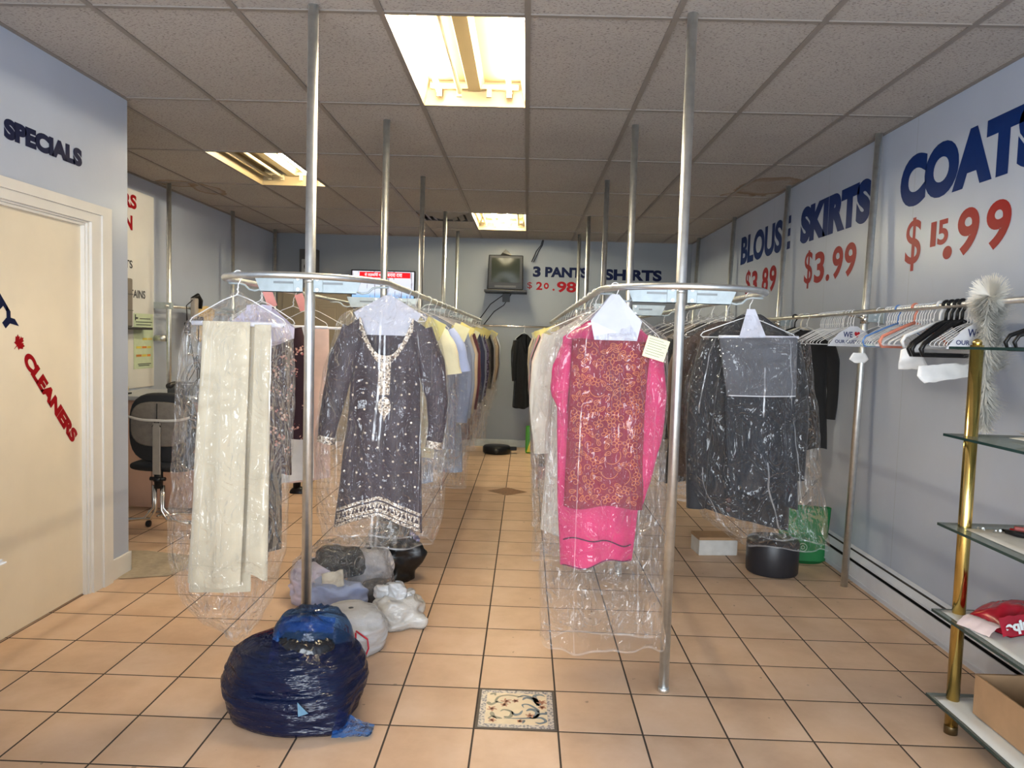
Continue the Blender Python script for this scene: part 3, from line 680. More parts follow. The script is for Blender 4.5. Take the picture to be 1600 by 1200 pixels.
# ---- cream trousers, front of the left rack at the far left
CREAM = fabric('cream_linen', (.62, .555, .415), .05, .85)
r = thing('bagged_trousers', 'cream trousers draped over a wire hanger in clear film, leftmost garment in front', 'trousers', (-1.115, 2.822, RZ), -.10, 'garments on the left rack')
wire_hanger(r, .195, -.075, -.188, None, .0022)
m = MB(); m.tube([(-.185, 0, -.188), (.185, 0, -.188)], .009, 10); m.build('hanger_tube', BARCARD, r, True)
flat = lambda z0, k=0: (lambda u: z0+k*u)
A = Shell([(-1.28, -.192), (-.8, -.165), (-.2, -.130)], [(-1.28, .028), (-.8, .045), (-.2, .062)], [(-1.28, .022), (-.2, .012)], flat(-.180), lambda u: -1.222+.012*abs(u), None, 21, .005, 55); A.y0 = -.022
A.mesh(36, 40).build('front_leg', CREAM, r, True)
B = Shell([(-1.28, .040), (-.2, .075)], [(-1.28, .135), (-.2, .142)], [(-1.28, .02), (-.2, .012)], flat(-.188), lambda u: -1.165-.02*u, None, 25, .006, 70); B.y0 = -.012
B.mesh(20, 36).build('side_leg', CREAM, r, True)
Cc = Shell([(-1.28, -.21), (-.8, -.18), (-.2, -.128)], [(-1.28, .05), (-.2, .075)], .012, flat(-.182), lambda u: -1.255+.01*u, None, 28, .005, 50); Cc.y0 = .022
Cc.mesh(28, 36).build('back_leg', CREAM, r, True)
m = MB(); m.tube([(A.l(-1.19)+.2*k/16, A.y(A.l(-1.19)+.2*k/16, -1.135)-.0005, -1.135) for k in range(1, 16)], .0008, 4); m.build('hem_stitch', plain('hem_thread', (.50, .46, .34), .8), r)
cover(film([(-.065, -.012, .014, .012), (-.09, -.045, .045, .03), (-.185, -.205, .205, .06), (-.24, -.222, .222, .075), (-.5, -.235, .222, .085), (-.85, -.25, .205, .095), (-1.07, -.262, .19, .1), (-1.24, -.235, .155, .095), (-1.35, -.15, .10, .07), (-1.40, -.04, .06, .03), (-1.42, -.0, .03, .012)], 4.4, 76, 90, .012), FILM, r)

# ---- dark suit with grey skirt, right front
CHAR = fabric('charcoal', (.011, .011, .013), .2, .8); NAVYS = fabric('dark_navy', (.008, .010, .015), .2, .75); GREYF = fabric('slate_grey', (.088, .091, .104), .08, .85)
r = thing('bagged_suit', 'charcoal jacket with grey folded skirt in glossy film, front of right rack at right', 'suit', (.972, 3.25, RZ), -.05, 'garments on the right rack')
wire_hanger(r, .205, -.085, -.18, None, .0021)
def jtop(u): a = abs(u); return -.075-.10*max(0, (a-.2)/.8)
J = Shell([(-1.05, -.20), (-.5, -.175), (-.15, -.16)], [(-1.05, .23), (-.5, .215), (-.15, .20)], [(-1.05, .07), (-.15, .035)], jtop, lambda u: -.985-.05*u, None, 31, .01, 26); J.y0 = .04
J.mesh(36, 36).build('jacket', CHAR, r, True)
m = MB(); sleeve(m, [(-.145, .02, -.2), (-.185, .0, -.40), (-.20, -.02, -.65), (-.195, -.02, -.94)], [.055, .062, .052, .042], .6, seed=3)
sleeve(m, [(.185, .03, -.2), (.225, .02, -.40), (.238, .01, -.62), (.235, 0, -.80)], [.05, .055, .045, .04], .6, seed=5); islands(m, 'sleeve', CHAR, r)
S1 = Shell([(-.95, -.06), (-.45, -.092), (-.18, -.132)], [(-.95, .242), (-.45, .206), (-.18, .200)], [(-.95, .04), (-.18, .02)], flat(-.30), lambda u: -.88-.045*u, None, 37, .010, 24); S1.y0 = -.04
S1.mesh(36, 36).build('skirt', NAVYS, r, True)
S2 = Shell([(-.45, -.088), (-.18, -.132)], [(-.45, .205), (-.18, .200)], [(-.45, .046), (-.18, .02)], flat(-.178, .006), flat(-.432, .003), None, 41, .004, 18); S2.y0 = -.045
sk = S2.mesh(32, 18).build('folded_waist', GREYF, r, True)
m = MB(); S2.ribbon(m, [(-.084+.284*i/20, -.428+.003*(i/10-1)) for i in range(21)], .004, .002); m.build('hem_edge', plain('pale_edge', (.55, .55, .58), .7), sk)
m = MB(); m.tube([(-.135, -.045, -.178), (.203, -.045, -.172)], .006, 8); m.build('hanger_tube', BARCARD, r, True)
for z in (-.885, -.925): MB().lathe([(.011, 0), (.012, .003), (.008, .005)], 12).xf(Matrix.Translation((-.068, -.085, z)) @ Matrix.Rotation(PI/2, 4, 'X')).build('button', plain('brown_button', (.05, .03, .03), .2), r)
m = MB(); m.add([(-.014, -.02, -.055), (.02, -.02, -.055), (.068, -.055, -.185), (-.052, -.055, -.185), (.0, -.03, -.05)], [(0, 1, 2, 3)]); m.build('paper_cape', PAPER, r, solid=.002)
cover(film([(-.06, -.005, .022, .014), (-.10, -.06, .075, .04), (-.19, -.20, .255, .09), (-.25, -.225, .262, .105), (-.5, -.265, .298, .12), (-.8, -.24, .335, .13), (-.98, -.16, .37, .12), (-1.06, -.04, .395, .11), (-1.09, .02, .392, .095)], 13.7, 76, 80, .017), film_mat('glossy_film', edge=.32, haze=.002, f0=.034, rough=.05, sc_=(10, 10, 3)), r)

# ---- the garments behind, hung close along the rails
def shoulder(u, z0=-.10, sl=.095): a = abs(u); return z0-sl*max(0, (a-.22)/.78)
FLOR = None
t = NT('floral_print'); v = t.obj(); vo = t.n('ShaderNodeTexVoronoi'); t.l(v, vo.inputs['Vector']); vo.inputs['Scale'].default_value = 20
v3 = t.n('ShaderNodeTexVoronoi'); t.l(v, v3.inputs['Vector']); v3.inputs['Scale'].default_value = 75
blob = t.math('MULTIPLY', t.math('LESS_THAN', vo.outputs['Distance'], .42), t.math('LESS_THAN', v3.outputs['Distance'], .45))
FLORAL = t.done(t.bsdf(t.mix(blob, (.028, .006, .012, 1), t.ramp(v3.outputs['Color'], [(.2, (.45, .12, .12)), (.6, (.62, .33, .25)), (.9, (.7, .55, .45))])), .8))
t = NT('printed_weave'); v = t.obj(); vo = t.n('ShaderNodeTexVoronoi'); t.l(v, vo.inputs['Vector']); vo.inputs['Scale'].default_value = 45
PRINT = t.done(t.bsdf(t.ramp(vo.outputs['Distance'], [(.2, (.09, .055, .16)), (.45, (.30, .28, .42)), (.6, (.05, .04, .09))]), .8))
def garment(kind, name, label, mat, x, y, rz=0, length=.75, hw=.215, tick=None, group=None, seed=0, sl='long', bag=1.12, low=None, cat=None, hanger=True, flm=True, rzz=RZ):
    r = thing(name, label, cat or name.replace('bagged_', ''), (x, y, rzz), rz, group)
    if hanger: wire_hanger(r, hw*.93, -.075, -.18)
    rd = random.Random(seed)
    if kind == 'trousers':
        s = Shell([(-length-.15, -hw*.62), (-.2, -hw*.5)], [(-length-.15, hw*.62), (-.2, hw*.52)], .028, flat(-.185), lambda u: -length-.1+.02*u, None, seed, .008, 40)
        s.mesh(18, 22).build('trouser_legs', mat, r, True)
        MB().tube([(-hw*.93, 0, -.185), (hw*.93, 0, -.185)], .008, 8).build('hanger_tube', BARCARD, r, True)
    else:
        fl = 1.0 if kind == 'shirt' else 1.12
        s = Shell([(-length-.1, -hw*.88*fl), (-.45, -hw*.82), (-.2, -hw*.93)], [(-length-.1, hw*.88*fl), (-.45, hw*.82), (-.2, hw*.93)], [(-length-.1, .05), (-.45, .05), (-.15, .026)], shoulder, lambda u: -length-.1+.02*math.sin(u*3+seed), None, seed, .010, 30)
        s.mesh(20, 22).build('body', mat, r, True)
        if sl:
            m = MB()
            for g in (-1, 1):
                if sl == 'short': sleeve(m, [(g*hw*.82, 0, -.19), (g*hw*1.02, -.005, -.27), (g*hw*1.12, -.01, -.40)], [.055, .075, .085], .45, seed=seed+g, nv=8)
                else: sleeve(m, [(g*hw*.82, 0, -.20), (g*hw*1.0, -.005, -.33), (g*hw*1.07, -.012, -.52), (g*hw*1.0, -.015, -.72)], [.052, .058, .048, .038], .5, seed=seed+g, nv=12)
            islands(m, 'sleeve', mat, r)
        if kind == 'jacket':
            m = MB()
            for g in (-1, 1): m.add([(g*.012, s.y(0, -.34)-.006, -.36), (g*.02, s.y(.02, -.13)-.006, -.115), (g*.075, s.y(.075, -.13)-.006, -.125), (g*.085, s.y(.085, -.2)-.008, -.20)], [(0, 1, 2, 3)])
            m.build('lapels', mat, r, solid=.004)
        elif kind == 'shirt':
            m = MB()
            for g in (-1, 1): m.add([(g*.004, s.y(0, -.15)-.012, -.165), (g*.012, -.02, -.095), (g*.06, -.015, -.10), (g*.055, s.y(.055, -.16)-.012, -.165)], [(0, 1, 2, 3)])
            m.build('collar', mat, r, solid=.004)
    if low:
        s = Shell([(-1.2, -hw*.6), (-.5, -hw*.55)], [(-1.2, hw*.6), (-.5, hw*.55)], .03, flat(-.5), flat(-low[1], .02), None, seed+3, .008, 36); s.y0 = .01
        s.mesh(16, 16).build('trousers', low[0], r, True)
    if tick:
        g = 1 if tick > 0 else -1
        ticket(r, g*hw*(.72+.2*rd.random()), -.17-.03*rd.random(), -.085, -g*(.25+.25*rd.random()), .095, .085, rd.choice((YPAPER, YPAPER, PYPAPER)), g*.25)
    if flm:
        L = max(.75, length)*bag+.1
        cover(film([(-.05, -.012, .012, .012), (-.09, -.06, .06, .035), (-.19, -hw*1.06, hw*1.06, .065), (-.3, -hw*1.17, hw*1.17, .08), (-.6, -hw*1.22, hw*1.22, .09), (-L, -hw*1.12, hw*1.12, .08)], seed*1.37+2, 34, 34, .012), FILM2, r)
    return r
C_ = lambda n, c, v=.1: fabric(n, c, v)
IVORY = C_('ivory', (.68, .63, .53)); SKY = C_('sky_blue', (.33, .40, .62)); SLATEB = C_('slate_blue', (.19, .23, .34)); GREYB = C_('grey_blue', (.27, .32, .42))
BEIGE = C_('beige', (.52, .42, .30)); MAROON = C_('maroon', (.11, .022, .036)); NAVYF = C_('navy', (.028, .036, .085)); TAUPE = C_('taupe', (.30, .25, .20)); KHAKI = C_('khaki', (.34, .25, .11))
BLACKF = C_('black', (.012, .012, .013)); WHITEF = C_('white', (.74, .74, .76)); GREYL = C_('light_grey', (.45, .46, .48)); BROWN = C_('brown', (.10, .062, .045)); LILAC = C_('lilac', (.60, .56, .70))
ROSE = C_('dusty_rose', (.50, .16, .19)); BLUSH = C_('blush', (.66, .50, .48)); PALEY = C_('pale_lemon', (.72, .68, .46)); DKGREY = C_('dark_grey', (.075, .075, .08))
gl = 'garments on the left rack'; gr = 'garments on the right rack'
LX = -.58
rowA = [('shirt', 'bagged_blouse', PALEY, 3.56, .72, 'short', None, 'pale lemon blouse in clear film directly behind the plum tunic'),
 ('shirt', 'bagged_shirt', SKY, 3.83, .62, 'short', (GREYB, 1.0), 'sky blue short-sleeved shirt over pale trousers, second behind the plum tunic'),
 ('shirt', 'bagged_shirt', SLATEB, 4.33, .80, 'long', None, 'slate blue shirt in clear film right behind the sky blue short-sleeved shirt'),
 ('dress', 'bagged_tunic', GREYB, 4.62, .95, 'long', None, 'long grey-blue tunic in clear film, fourth behind the plum tunic'),
 ('shirt', 'bagged_shirt', BEIGE, 4.90, .70, 'long', (BLACKF, 1.05), 'beige shirt with black trousers, between the grey-blue and maroon tunics'),
 ('dress', 'bagged_tunic', MAROON, 5.18, .82, 'long', (NAVYF, 1.0), 'dark maroon tunic in clear film midway along the left rack'),
 ('trousers', 'bagged_trousers', TAUPE, 5.46, .85, None, None, 'taupe trousers folded on a hanger just behind the maroon tunic'),
 ('shirt', 'bagged_shirt', NAVYF, 5.74, .78, 'long', None, 'navy shirt in clear film just behind the taupe folded trousers'),
 ('shirt', 'bagged_shirt', GREYB, 6.02, .84, 'long', None, 'dull blue shirt in film just behind the navy shirt'),
 ('dress', 'bagged_dress', PRINT, 6.34, .80, 'long', None, 'purple printed dress in film on the far half of the left rack'),
 ('trousers', 'bagged_trousers', IVORY, 6.62, .95, None, None, 'ivory trousers in film just behind the purple printed dress'),
 ('trousers', 'bagged_trousers', KHAKI, 6.95, .85, None, None, 'khaki trousers in film on the far half of the left rack'),
 ('jacket', 'bagged_jacket', BLACKF, 7.30, .80, 'long', None, 'black jacket in film just behind the khaki trousers'),
 ('shirt', 'bagged_shirt', GREYL, 7.66, .78, 'long', None, 'light grey shirt in film, fifth from the far end of the left rack'),
 ('trousers', 'bagged_trousers', DKGREY, 8.05, .80, None, None, 'dark grey trousers in film, fourth from the far end of the left rack'),
 ('shirt', 'bagged_shirt', BEIGE, 8.40, .72, 'long', None, 'beige shirt in film, third from the far end of the left rack'),
 ('jacket', 'bagged_jacket', BROWN, 8.78, .74, 'long', None, 'brown jacket in film, second from the far end of the left rack'),
 ('shirt', 'bagged_shirt', GREYB, 9.15, .72, 'long', None, 'grey-blue shirt in film, last at the far end of the left rack')]
for k, (kd, nm, mt, y, L, sl, low, lb) in enumerate(rowA):
    garment(kd, nm, lb, mt, LX, y, random.Random(k).uniform(-.14, .10), L, (.165, .19)[k] if k < 2 else .205, 1 if k != 1 else None, gl, 50+k*3, sl, low=low)
rowB = [('dress', 'bagged_tunic', IVORY, 3.28, .98, 'long', None, 'long ivory tunic in clear film directly behind the pink outfit'),
 ('shirt', 'bagged_blouse', BLUSH, 3.56, .74, 'long', (IVORY, 1.08), 'blush blouse in film, second behind the pink outfit'),
 ('trousers', 'bagged_trousers', WHITEF, 3.84, .98, None, None, 'white trousers in film, third behind the pink outfit'),
 ('jacket', 'bagged_jacket', BLACKF, 4.14, .82, 'long', None, 'black jacket in film on the left rail of the right rack, behind white trousers'),
 ('dress', 'bagged_dress', ROSE, 4.46, .98, 'long', None, 'dusty rose dress in clear film along the aisle'),
 ('shirt', 'bagged_shirt', SLATEB, 4.78, .82, 'long', None, 'slate blue shirt in film just behind the dusty rose dress'),
 ('trousers', 'bagged_trousers', GREYL, 5.10, .90, None, None, 'light grey trousers in film, sixth behind the ivory tunic'),
 ('shirt', 'bagged_shirt', BEIGE, 5.45, .84, 'long', None, 'beige shirt in film on the right rack, midway along the aisle'),
 ('shirt', 'bagged_shirt', WHITEF, 5.80, .80, 'long', None, 'white shirt in film, ninth behind the pink outfit'),
 ('jacket', 'bagged_jacket', TAUPE, 6.20, .78, 'long', None, 'taupe jacket in film on the far half of the right rack'),
 ('shirt', 'bagged_shirt', PALEY, 6.60, .78, 'long', None, 'pale lemon shirt in film just behind the taupe jacket'),
 ('trousers', 'bagged_trousers', IVORY, 7.00, .88, None, None, 'ivory trousers in film on the far half of the right rack'),
 ('shirt', 'bagged_shirt', BLUSH, 7.45, .76, 'long', None, 'blush shirt in film, fourth from the far end of the right rack'),
 ('dress', 'bagged_dress', BEIGE, 7.90, .85, 'long', None, 'beige dress in film, third from the far end of the right rack'),
 ('shirt', 'bagged_shirt', GREYL, 8.40, .76, 'long', None, 'light grey shirt in film, second from the far end of the right rack'),
 ('shirt', 'bagged_shirt', IVORY, 8.90, .76, 'long', None, 'ivory shirt in film, last at the far end of the right rack aisle side')]
for k, (kd, nm, mt, y, L, sl, low, lb) in enumerate(rowB):
    garment(kd, nm, lb, mt, .302, y, random.Random(40+k).uniform(-.10, .14), L, .215, -1 if k > 1 else None, gr, 150+k*3, sl, low=low)
rowC = [('jacket', 'bagged_jacket', BROWN, 3.60, .78, 'long', None, 'dark brown jacket in crackled film directly behind the charcoal suit'),
 ('jacket', 'bagged_jacket', BLACKF, 3.90, .84, 'long', None, 'black jacket in film, second behind the charcoal suit'),
 ('jacket', 'bagged_jacket', TAUPE, 4.20, .80, 'long', None, 'taupe jacket in film, third behind the charcoal suit'),
 ('shirt', 'bagged_shirt', BLACKF, 4.50, .80, 'long', (DKGREY, 1.05), 'black shirt with dark grey trousers, fourth behind the charcoal suit'),
 ('jacket', 'bagged_jacket', DKGREY, 4.85, .84, 'long', None, 'dark grey jacket in film, fifth behind the charcoal suit'),
 ('jacket', 'bagged_jacket', NAVYF, 5.25, .80, 'long', None, 'navy jacket in film, last of the dark clothes behind the charcoal suit')]
for k, (kd, nm, mt, y, L, sl, low, lb) in enumerate(rowC):
    garment(kd, nm, lb, mt, .972, y, random.Random(80+k).uniform(-.12, .12), L, .215, None, gr, 250+k*3, sl, low=low)
rowD = [('shirt', 'hanging_cloth', LILAC, 3.28, .16, None, None, 'short lilac cloth folded over a hanger behind the cream trousers', False),
 ('shirt', 'hanging_blouse', FLORAL, 3.46, .78, 'long', (BLACKF, 1.28), 'black blouse with red and peach flowers behind the cream trousers', False),
 ('trousers', 'hanging_trousers', WHITEF, 3.92, .92, None, None, 'white trousers hanging just behind the floral blouse', False),
 ('trousers', 'hanging_trousers', BLUSH, 4.25, .98, None, None, 'pale blush trousers hanging behind the white trousers', False)]
for k, (kd, nm, mt, y, L, sl, low, lb, fl) in enumerate(rowD):
    o = garment(kd, nm, lb, mt, (-1.19, -1.25, -1.25, -1.25)[k], y, (-.12, .05, 0, .08)[k], L, (.17, .165, .20, .20)[k], None, gl, 350+k*3, sl, low=low, flm=fl, cat=nm.split('_')[1])
    if k in (1, 2): ticket(o, .03+.01*k, -.055, -.02, -1.25, .09, .045, PKPAPER, .2)
# black coat at the back wall and dark trousers on the right wall rack
o = garment('jacket', 'leather_coat', 'black glossy coat hanging alone on the thin back wall rail', plain('black_leather', (.010, .010, .011), .22, 0, .1, 9, .5, 40), -.03, 9.82, .9, .98, .20, None, None, 401, 'long', flm=False, rzz=1.655, cat='coat')
o = garment('jacket', 'black_coat', 'black coat on the wall rack beside the glossy suit film', C_('deep_black', (.006, .006, .007), .05), WRX-.03, 5.18, .12, .84, .20, None, None, 402, 'long', flm=False, rzz=WRZ, cat='coat')

# ================================================================== EMPTY HANGERS ON THE WALL RACK
hg = 'empty hangers on the right wall rack'
def place(o, label, x, y, rz, grp=hg, cat='hanger', name='hanger'):
    r = thing(name, label, cat, (x, y, WRZ+.0015), rz, grp); o.parent = r; return r
def empty_wire(y, rz, label, name='wire_hanger', tube=None, hw=.195):
    r = thing(name, label, 'hanger', (WRX, y, WRZ), rz, hg)
    if 'w' not in SH: SH['w'] = wire_hanger(r, hw, -.085, -.195, None, .0019, 'wire_frame')
    else: o = SH['w'].copy(); COL.objects.link(o); o.parent = r
    if tube:
        if tube.name not in SH: SH[tube.name] = MB().tube([(-.185, 0, -.195), (.185, 0, -.195)], .007, 8).build('hanger_tube', tube, r, True)
        else: o = SH[tube.name].copy(); COL.objects.link(o); o.parent = r
    return r
SH = {}
def plastic(y, rz, label, mat, name='plastic_hanger', th=.0062, drop=-.20):
    r = thing(name, label, 'hanger', (WRX, y, WRZ), rz, hg)
    m = MB(); m.tube(hook_path(.021, -.08), th*.75, 8); m.build('hook', mat, r, True)
    m = MB(); m.tube([(0, 0, -.075), (.05, 0, -.092), (.19, 0, drop+.05), (.205, 0, drop+.025), (.195, 0, drop), (-.195, 0, drop), (-.205, 0, drop+.025), (-.19, 0, drop+.05), (-.05, 0, -.092), (0, 0, -.075)], th, 8)
    m.build('shoulder_frame', mat, r, True); return r
rd = random.Random(3)
wl_ = 'white wire hanger in the dense bunch beyond the wall pole'
for k in range(14): empty_wire(5.02-.028*k+rd.uniform(-.006, .006), .10+rd.uniform(-.08, .10), wl_)
for k in range(2): empty_wire(5.60+.10*k, .05, 'white wire hanger alone behind the glossy suit film')
plastic(5.50, .2, 'single black plastic hanger beyond the white wire bunch', BLACKPL)
plastic(5.38, .15, 'cream plastic hanger with yellow clip beyond the wire bunch', plain('cream_plastic', (.7, .66, .55), .4))
def caped(y, rz, label, ym=-.006):
    r = thing('caped_hanger', label, 'hanger', (WRX, y, WRZ), rz, hg)
    wire_hanger(r, .195, -.085, -.195, None, .0019, 'wire_frame')
    P = [(-.03, -.082), (.03, -.082), (.12, -.125), (.205, -.205), (-.205, -.205), (-.12, -.125)]
    m = MB(); m.add([(a, ym, b) for a, b in P], [(0, 1, 2, 3, 4, 5)]); c = m.build('paper_cape', plain('cape_card', (.78, .79, .83), .6), r, solid=.0008)
    mp = lambda a, z, o: (a, ym-o-.0005, z)
    lettering('lettering', [('WE', -.085, -.150, .075, .034), ('OUR CUSTOMERS', -.15, -.186, .30, .020)], mp, plain('navy_ink', (.02, .035, .16), .5), c, .02)
    m = MB(); H = [(16*math.sin(q)**3/32, (13*math.cos(q)-5*math.cos(2*q)-2*math.cos(3*q)-math.cos(4*q))/32) for q in [2*PI*k/28 for k in range(28)]]
    m.add([mp(.028+a*.045, -.130+b*.042, .001) for a, b in H], [tuple(range(28))]); m.build('heart', plain('red_ink', (.62, .02, .03), .5), c)
    return r
caped(4.52, .42, 'white paper-caped hanger printed WE heart in front of the wall pole')
for k in range(2): empty_wire(4.60-.04*k, .1+.05*k, 'white wire hanger hooked just beside the wall pole')
tealt = plain('pale_teal_tube', (.50, .66, .66), .6); coral = plain('coral_plastic', (.62, .22, .15), .45); bluep = plain('blue_plastic', (.10, .22, .50), .4)
empty_wire(4.20, .20, 'lone white wire hanger between the two bunches')
for k in range(19):
    lb = 'white wire hanger in the bunch nearest the black hangers'
    tb = tealt if k in (2, 3, 5, 6) else (BARCARD if k in (9, 11) else None)
    if tb is tealt: lb = 'wire hanger with a pale teal tube along its bar'
    if tb is BARCARD: lb = 'wire hanger with a white card tube along its bar'
    empty_wire(4.10-.0255*k+rd.uniform(-.005, .005), .18+rd.uniform(-.08, .10), lb, tube=tb)
plastic(3.985, .22, 'blue plastic hanger half hidden among white wire hangers', bluep, th=.005)
plastic(3.815, .28, 'coral plastic hanger among the white wire hangers', coral, th=.0085)
plastic(3.585, .25, 'thick white plastic hanger just left of the black hangers', WHITEPL, th=.009)
for k, (y, rz, lb) in enumerate(((3.535, .30, 'leftmost black plastic hanger in the nearest black bunch'), (3.49, .24, 'second black plastic hanger from the left in the nearest black bunch'), (3.445, .36, 'middle black plastic hanger in the nearest black bunch'), (3.405, .22, 'rightmost black plastic hanger beside the white tinsel'))):
    plastic(y, rz, lb, BLACKPL, th=.0105, drop=-.235)
for k in range(4): empty_wire(3.36-.022*k, .25+.05*k, 'white wire hanger between the black hangers and the tinsel')
caped(3.26, .36, 'white paper-caped hanger behind the brass post and tinsel')
plastic(2.76, -.05, 'black plastic hanger hanging to the right of the tinsel', BLACKPL, th=.008)
plastic(2.70, -.1, 'black plastic hanger nearest the camera, right of the tinsel', BLACKPL, th=.008)
# cloths and papers caught on the hangers
def cloth(name, label, cat, pts, mat, th=.002):
    m = MB(); n = len(pts[0])-1; k = len(pts)-1
    def fn(a, b):
        i, j = min(int(a*n), n-1), min(int(b*k), k-1); fa, fb = a*n-i, b*k-j
        p = [Vector(pts[j+dj][i+di]) for dj in (0, 1) for di in (0, 1)]
        q = p[0].lerp(p[1], fa).lerp(p[2].lerp(p[3], fa), fb); return q+Vector((0, .008*nz(q.x*22, q.z*22, 3), .006*nz(q.z*25, q.x*25, 1)))
    m.grid(fn, n*7, k*7); return tag(m.build(name, mat, None, True, solid=th), label, cat)
cloth('foam_sleeve', 'white foam sheet folded over the left end of the black hangers', 'sheet', [[(1.765, 3.50, 1.50), (1.85, 3.47, 1.545)], [(1.755, 3.49, 1.44), (1.86, 3.47, 1.46)], [(1.76, 3.50, 1.405), (1.89, 3.47, 1.41)]], WHITEPL)
cloth('white_sheet', 'white paper sheet hanging below the black hangers', 'sheet', [[(1.70, 3.21, 1.432), (1.85, 3.22, 1.445), (1.98, 3.25, 1.445)], [(1.69, 3.20, 1.39), (1.84, 3.21, 1.385), (1.98, 3.25, 1.40)], [(1.725, 3.20, 1.355), (1.84, 3.21, 1.375), (1.98, 3.25, 1.395)]], WHITEPL)
cloth('paper_tag', 'small white paper cup-shaped tag below the teal hangers', 'tag', [[(1.765, 4.0, 1.475), (1.83, 4.0, 1.475)], [(1.745, 4.0, 1.44), (1.85, 4.0, 1.44)], [(1.775, 4.0, 1.42), (1.83, 4.0, 1.42)]], WHITEPL)

# ---- white tinsel garland hung over the wall rack
m = MB(); rd = random.Random(9)
spine = [(WRX+.06, 3.22, 1.42), (WRX+.03, 3.21, 1.62), (WRX+.005, 3.19, 1.735), (WRX-.02, 3.185, 1.74), (WRX-.035, 3.17, 1.65), (WRX-.03, 3.165, 1.5), (WRX-.022, 3.165, 1.32), (WRX-.02, 3.16, 1.17)]
m.tube(spine, .004, 5)
pts = []
for k in range(len(spine)-1):
    for q in range(70): pts.append((Vector(spine[k]).lerp(Vector(spine[k+1]), q/70), (Vector(spine[k+1])-Vector(spine[k])).normalized()))
for p, d in pts:
    for q in range(26):
        a = Vector((rd.gauss(0, 1), rd.gauss(0, 1), rd.gauss(0, 1))); a = (a-d*a.dot(d)).normalized(); a = (a+d*rd.uniform(.0, .7)+Vector((0, 0, -.15))).normalized()
        L = rd.uniform(.045, .088)*(.9+.25*math.sin(p.z*30)); s = a.cross(d).normalized()*.0015; e = p+a*L
        m.add([p-s, p+s, e+s*.5, e-s*.5], [(0, 1, 2, 3)])
tag(m.build('tinsel_garland', plain('white_tinsel', (.80, .79, .74), .3, 0, .05)), 'fluffy white tinsel garland draped over the right wall rail', 'tinsel')

# ---- brass and glass shelf unit
t = NT('shelf_glass'); tr = t.n('ShaderNodeBsdfTransparent'); tr.inputs[0].default_value = (.80, .88, .85, 1)
gl_ = t.n('ShaderNodeBsdfGlossy'); gl_.inputs['Roughness'].default_value = .03; lw = t.n('ShaderNodeLayerWeight'); lw.inputs['Blend'].default_value = .3
df = t.n('ShaderNodeBsdfDiffuse'); df.inputs[0].default_value = (.42, .46, .44, 1); m1 = t.n('ShaderNodeMixShader'); m1.inputs[0].default_value = .30; t.l(tr.outputs[0], m1.inputs[1]); t.l(df.outputs[0], m1.inputs[2])
m2 = t.n('ShaderNodeMixShader'); t.l(t.math('MULTIPLY_ADD', lw.outputs['Fresnel'], .5, .03), m2.inputs[0]); t.l(m1.outputs[0], m2.inputs[1]); t.l(gl_.outputs[0], m2.inputs[2])
GLASS = t.done(m2)
GEDGE = plain('green_glass_edge', (.018, .045, .042), .12)
SX0, SX1, SY0, SY1 = 1.645, 2.12, 1.45, 2.895
r = thing('shelf_unit', 'tall brass and glass shelf unit against the right wall, nearest the camera', 'shelf', (1.716, 2.833, 0))
def L3(m): return m.move(-1.716, -2.833, 0)
SH_Z = (1.512, 1.172, .818, .470, .125)
for x, y in ((1.716, 2.833), (2.06, 2.833), (1.716, 1.52), (2.06, 1.52)):
    m = MB().tube([(x, y, .02), (x, y, 1.525)], .0235, 18); p = L3(m).build('post', BRASS, r, True)
    m = MB().lathe([(.0245, 0), (.0245, .03), (.0235, .032)], 18, (x, y, 0)); lab(L3(m).build('foot', plain('bronze_foot', (.16, .11, .05), .4, .8), p, True), 'dark bronze foot')
    m = MB().lathe([(.016, 1.522), (.017, 1.535), (.012, 1.545), (.004, 1.549)], 14, (x, y, 0)); L3(m).build('finial', BRASS, p, True)
    for z in SH_Z[1:]:
        m = MB().lathe([(.0265, z-.014), (.0265, z-.006), (.0235, z-.005)], 18, (x, y, 0)); L3(m).build('shelf_ring', BRASS, p, True)
for z in SH_Z:
    m = MB().box(SX0+.002, SX1, SY0, SY1-.002, z-.005, z+.005); s = L3(m).build('glass_shelf', GLASS, r)
    m = MB().box(SX0, SX0+.0025, SY0, SY1, z-.005, z+.005).box(SX0, SX1, SY1-.0025, SY1, z-.005, z+.005); lab(L3(m).build('polished_edge', GEDGE, s), 'dark green glass edge')
def sheet(name, label, cat, fn, mat, n=10, k=10, th=.0012, grp=None):
    m = MB().grid(fn, n, k); return tag(m.build(name, mat, None, True, solid=th), label, cat, grp)
TOP = [z+.0062 for z in SH_Z]
PAPW = plain('old_white_paper', (.60, .58, .54), .75, 0, .08); VINYL = plain('white_vinyl_sheet', (.66, .66, .63), .35, 0, .05, 6)
sheet('cover_sheet', 'white sheet spread over the glass shelf under the red bag', 'sheet', lambda a, b: (1.662+.42*a, 1.5+1.365*b, TOP[3]+.003+.004*abs(nz(a*6, b*12, 1))), VINYL, 14, 40)
sheet('cover_sheet', 'wrinkled white sheet spread over the bottom shelf under the cardboard box', 'sheet', lambda a, b: (1.665+.43*a-(.012 if a == 0 else 0), 1.5+1.35*b, TOP[4]+.003+.007*abs(nz(a*5, b*9, 4))-(.0 if a > 0 else .0)), VINYL, 14, 40)
sheet('paper_sheet', 'white sheet of paper lying on the glass shelf with the tools', 'paper', lambda a, b: (1.69+.36*a, 2.25+.54*b, TOP[2]+.0015+.001*nz(a*3, b*4, 2)), PAPW, 8, 8)
ps = 'papers on the upper glass shelf'
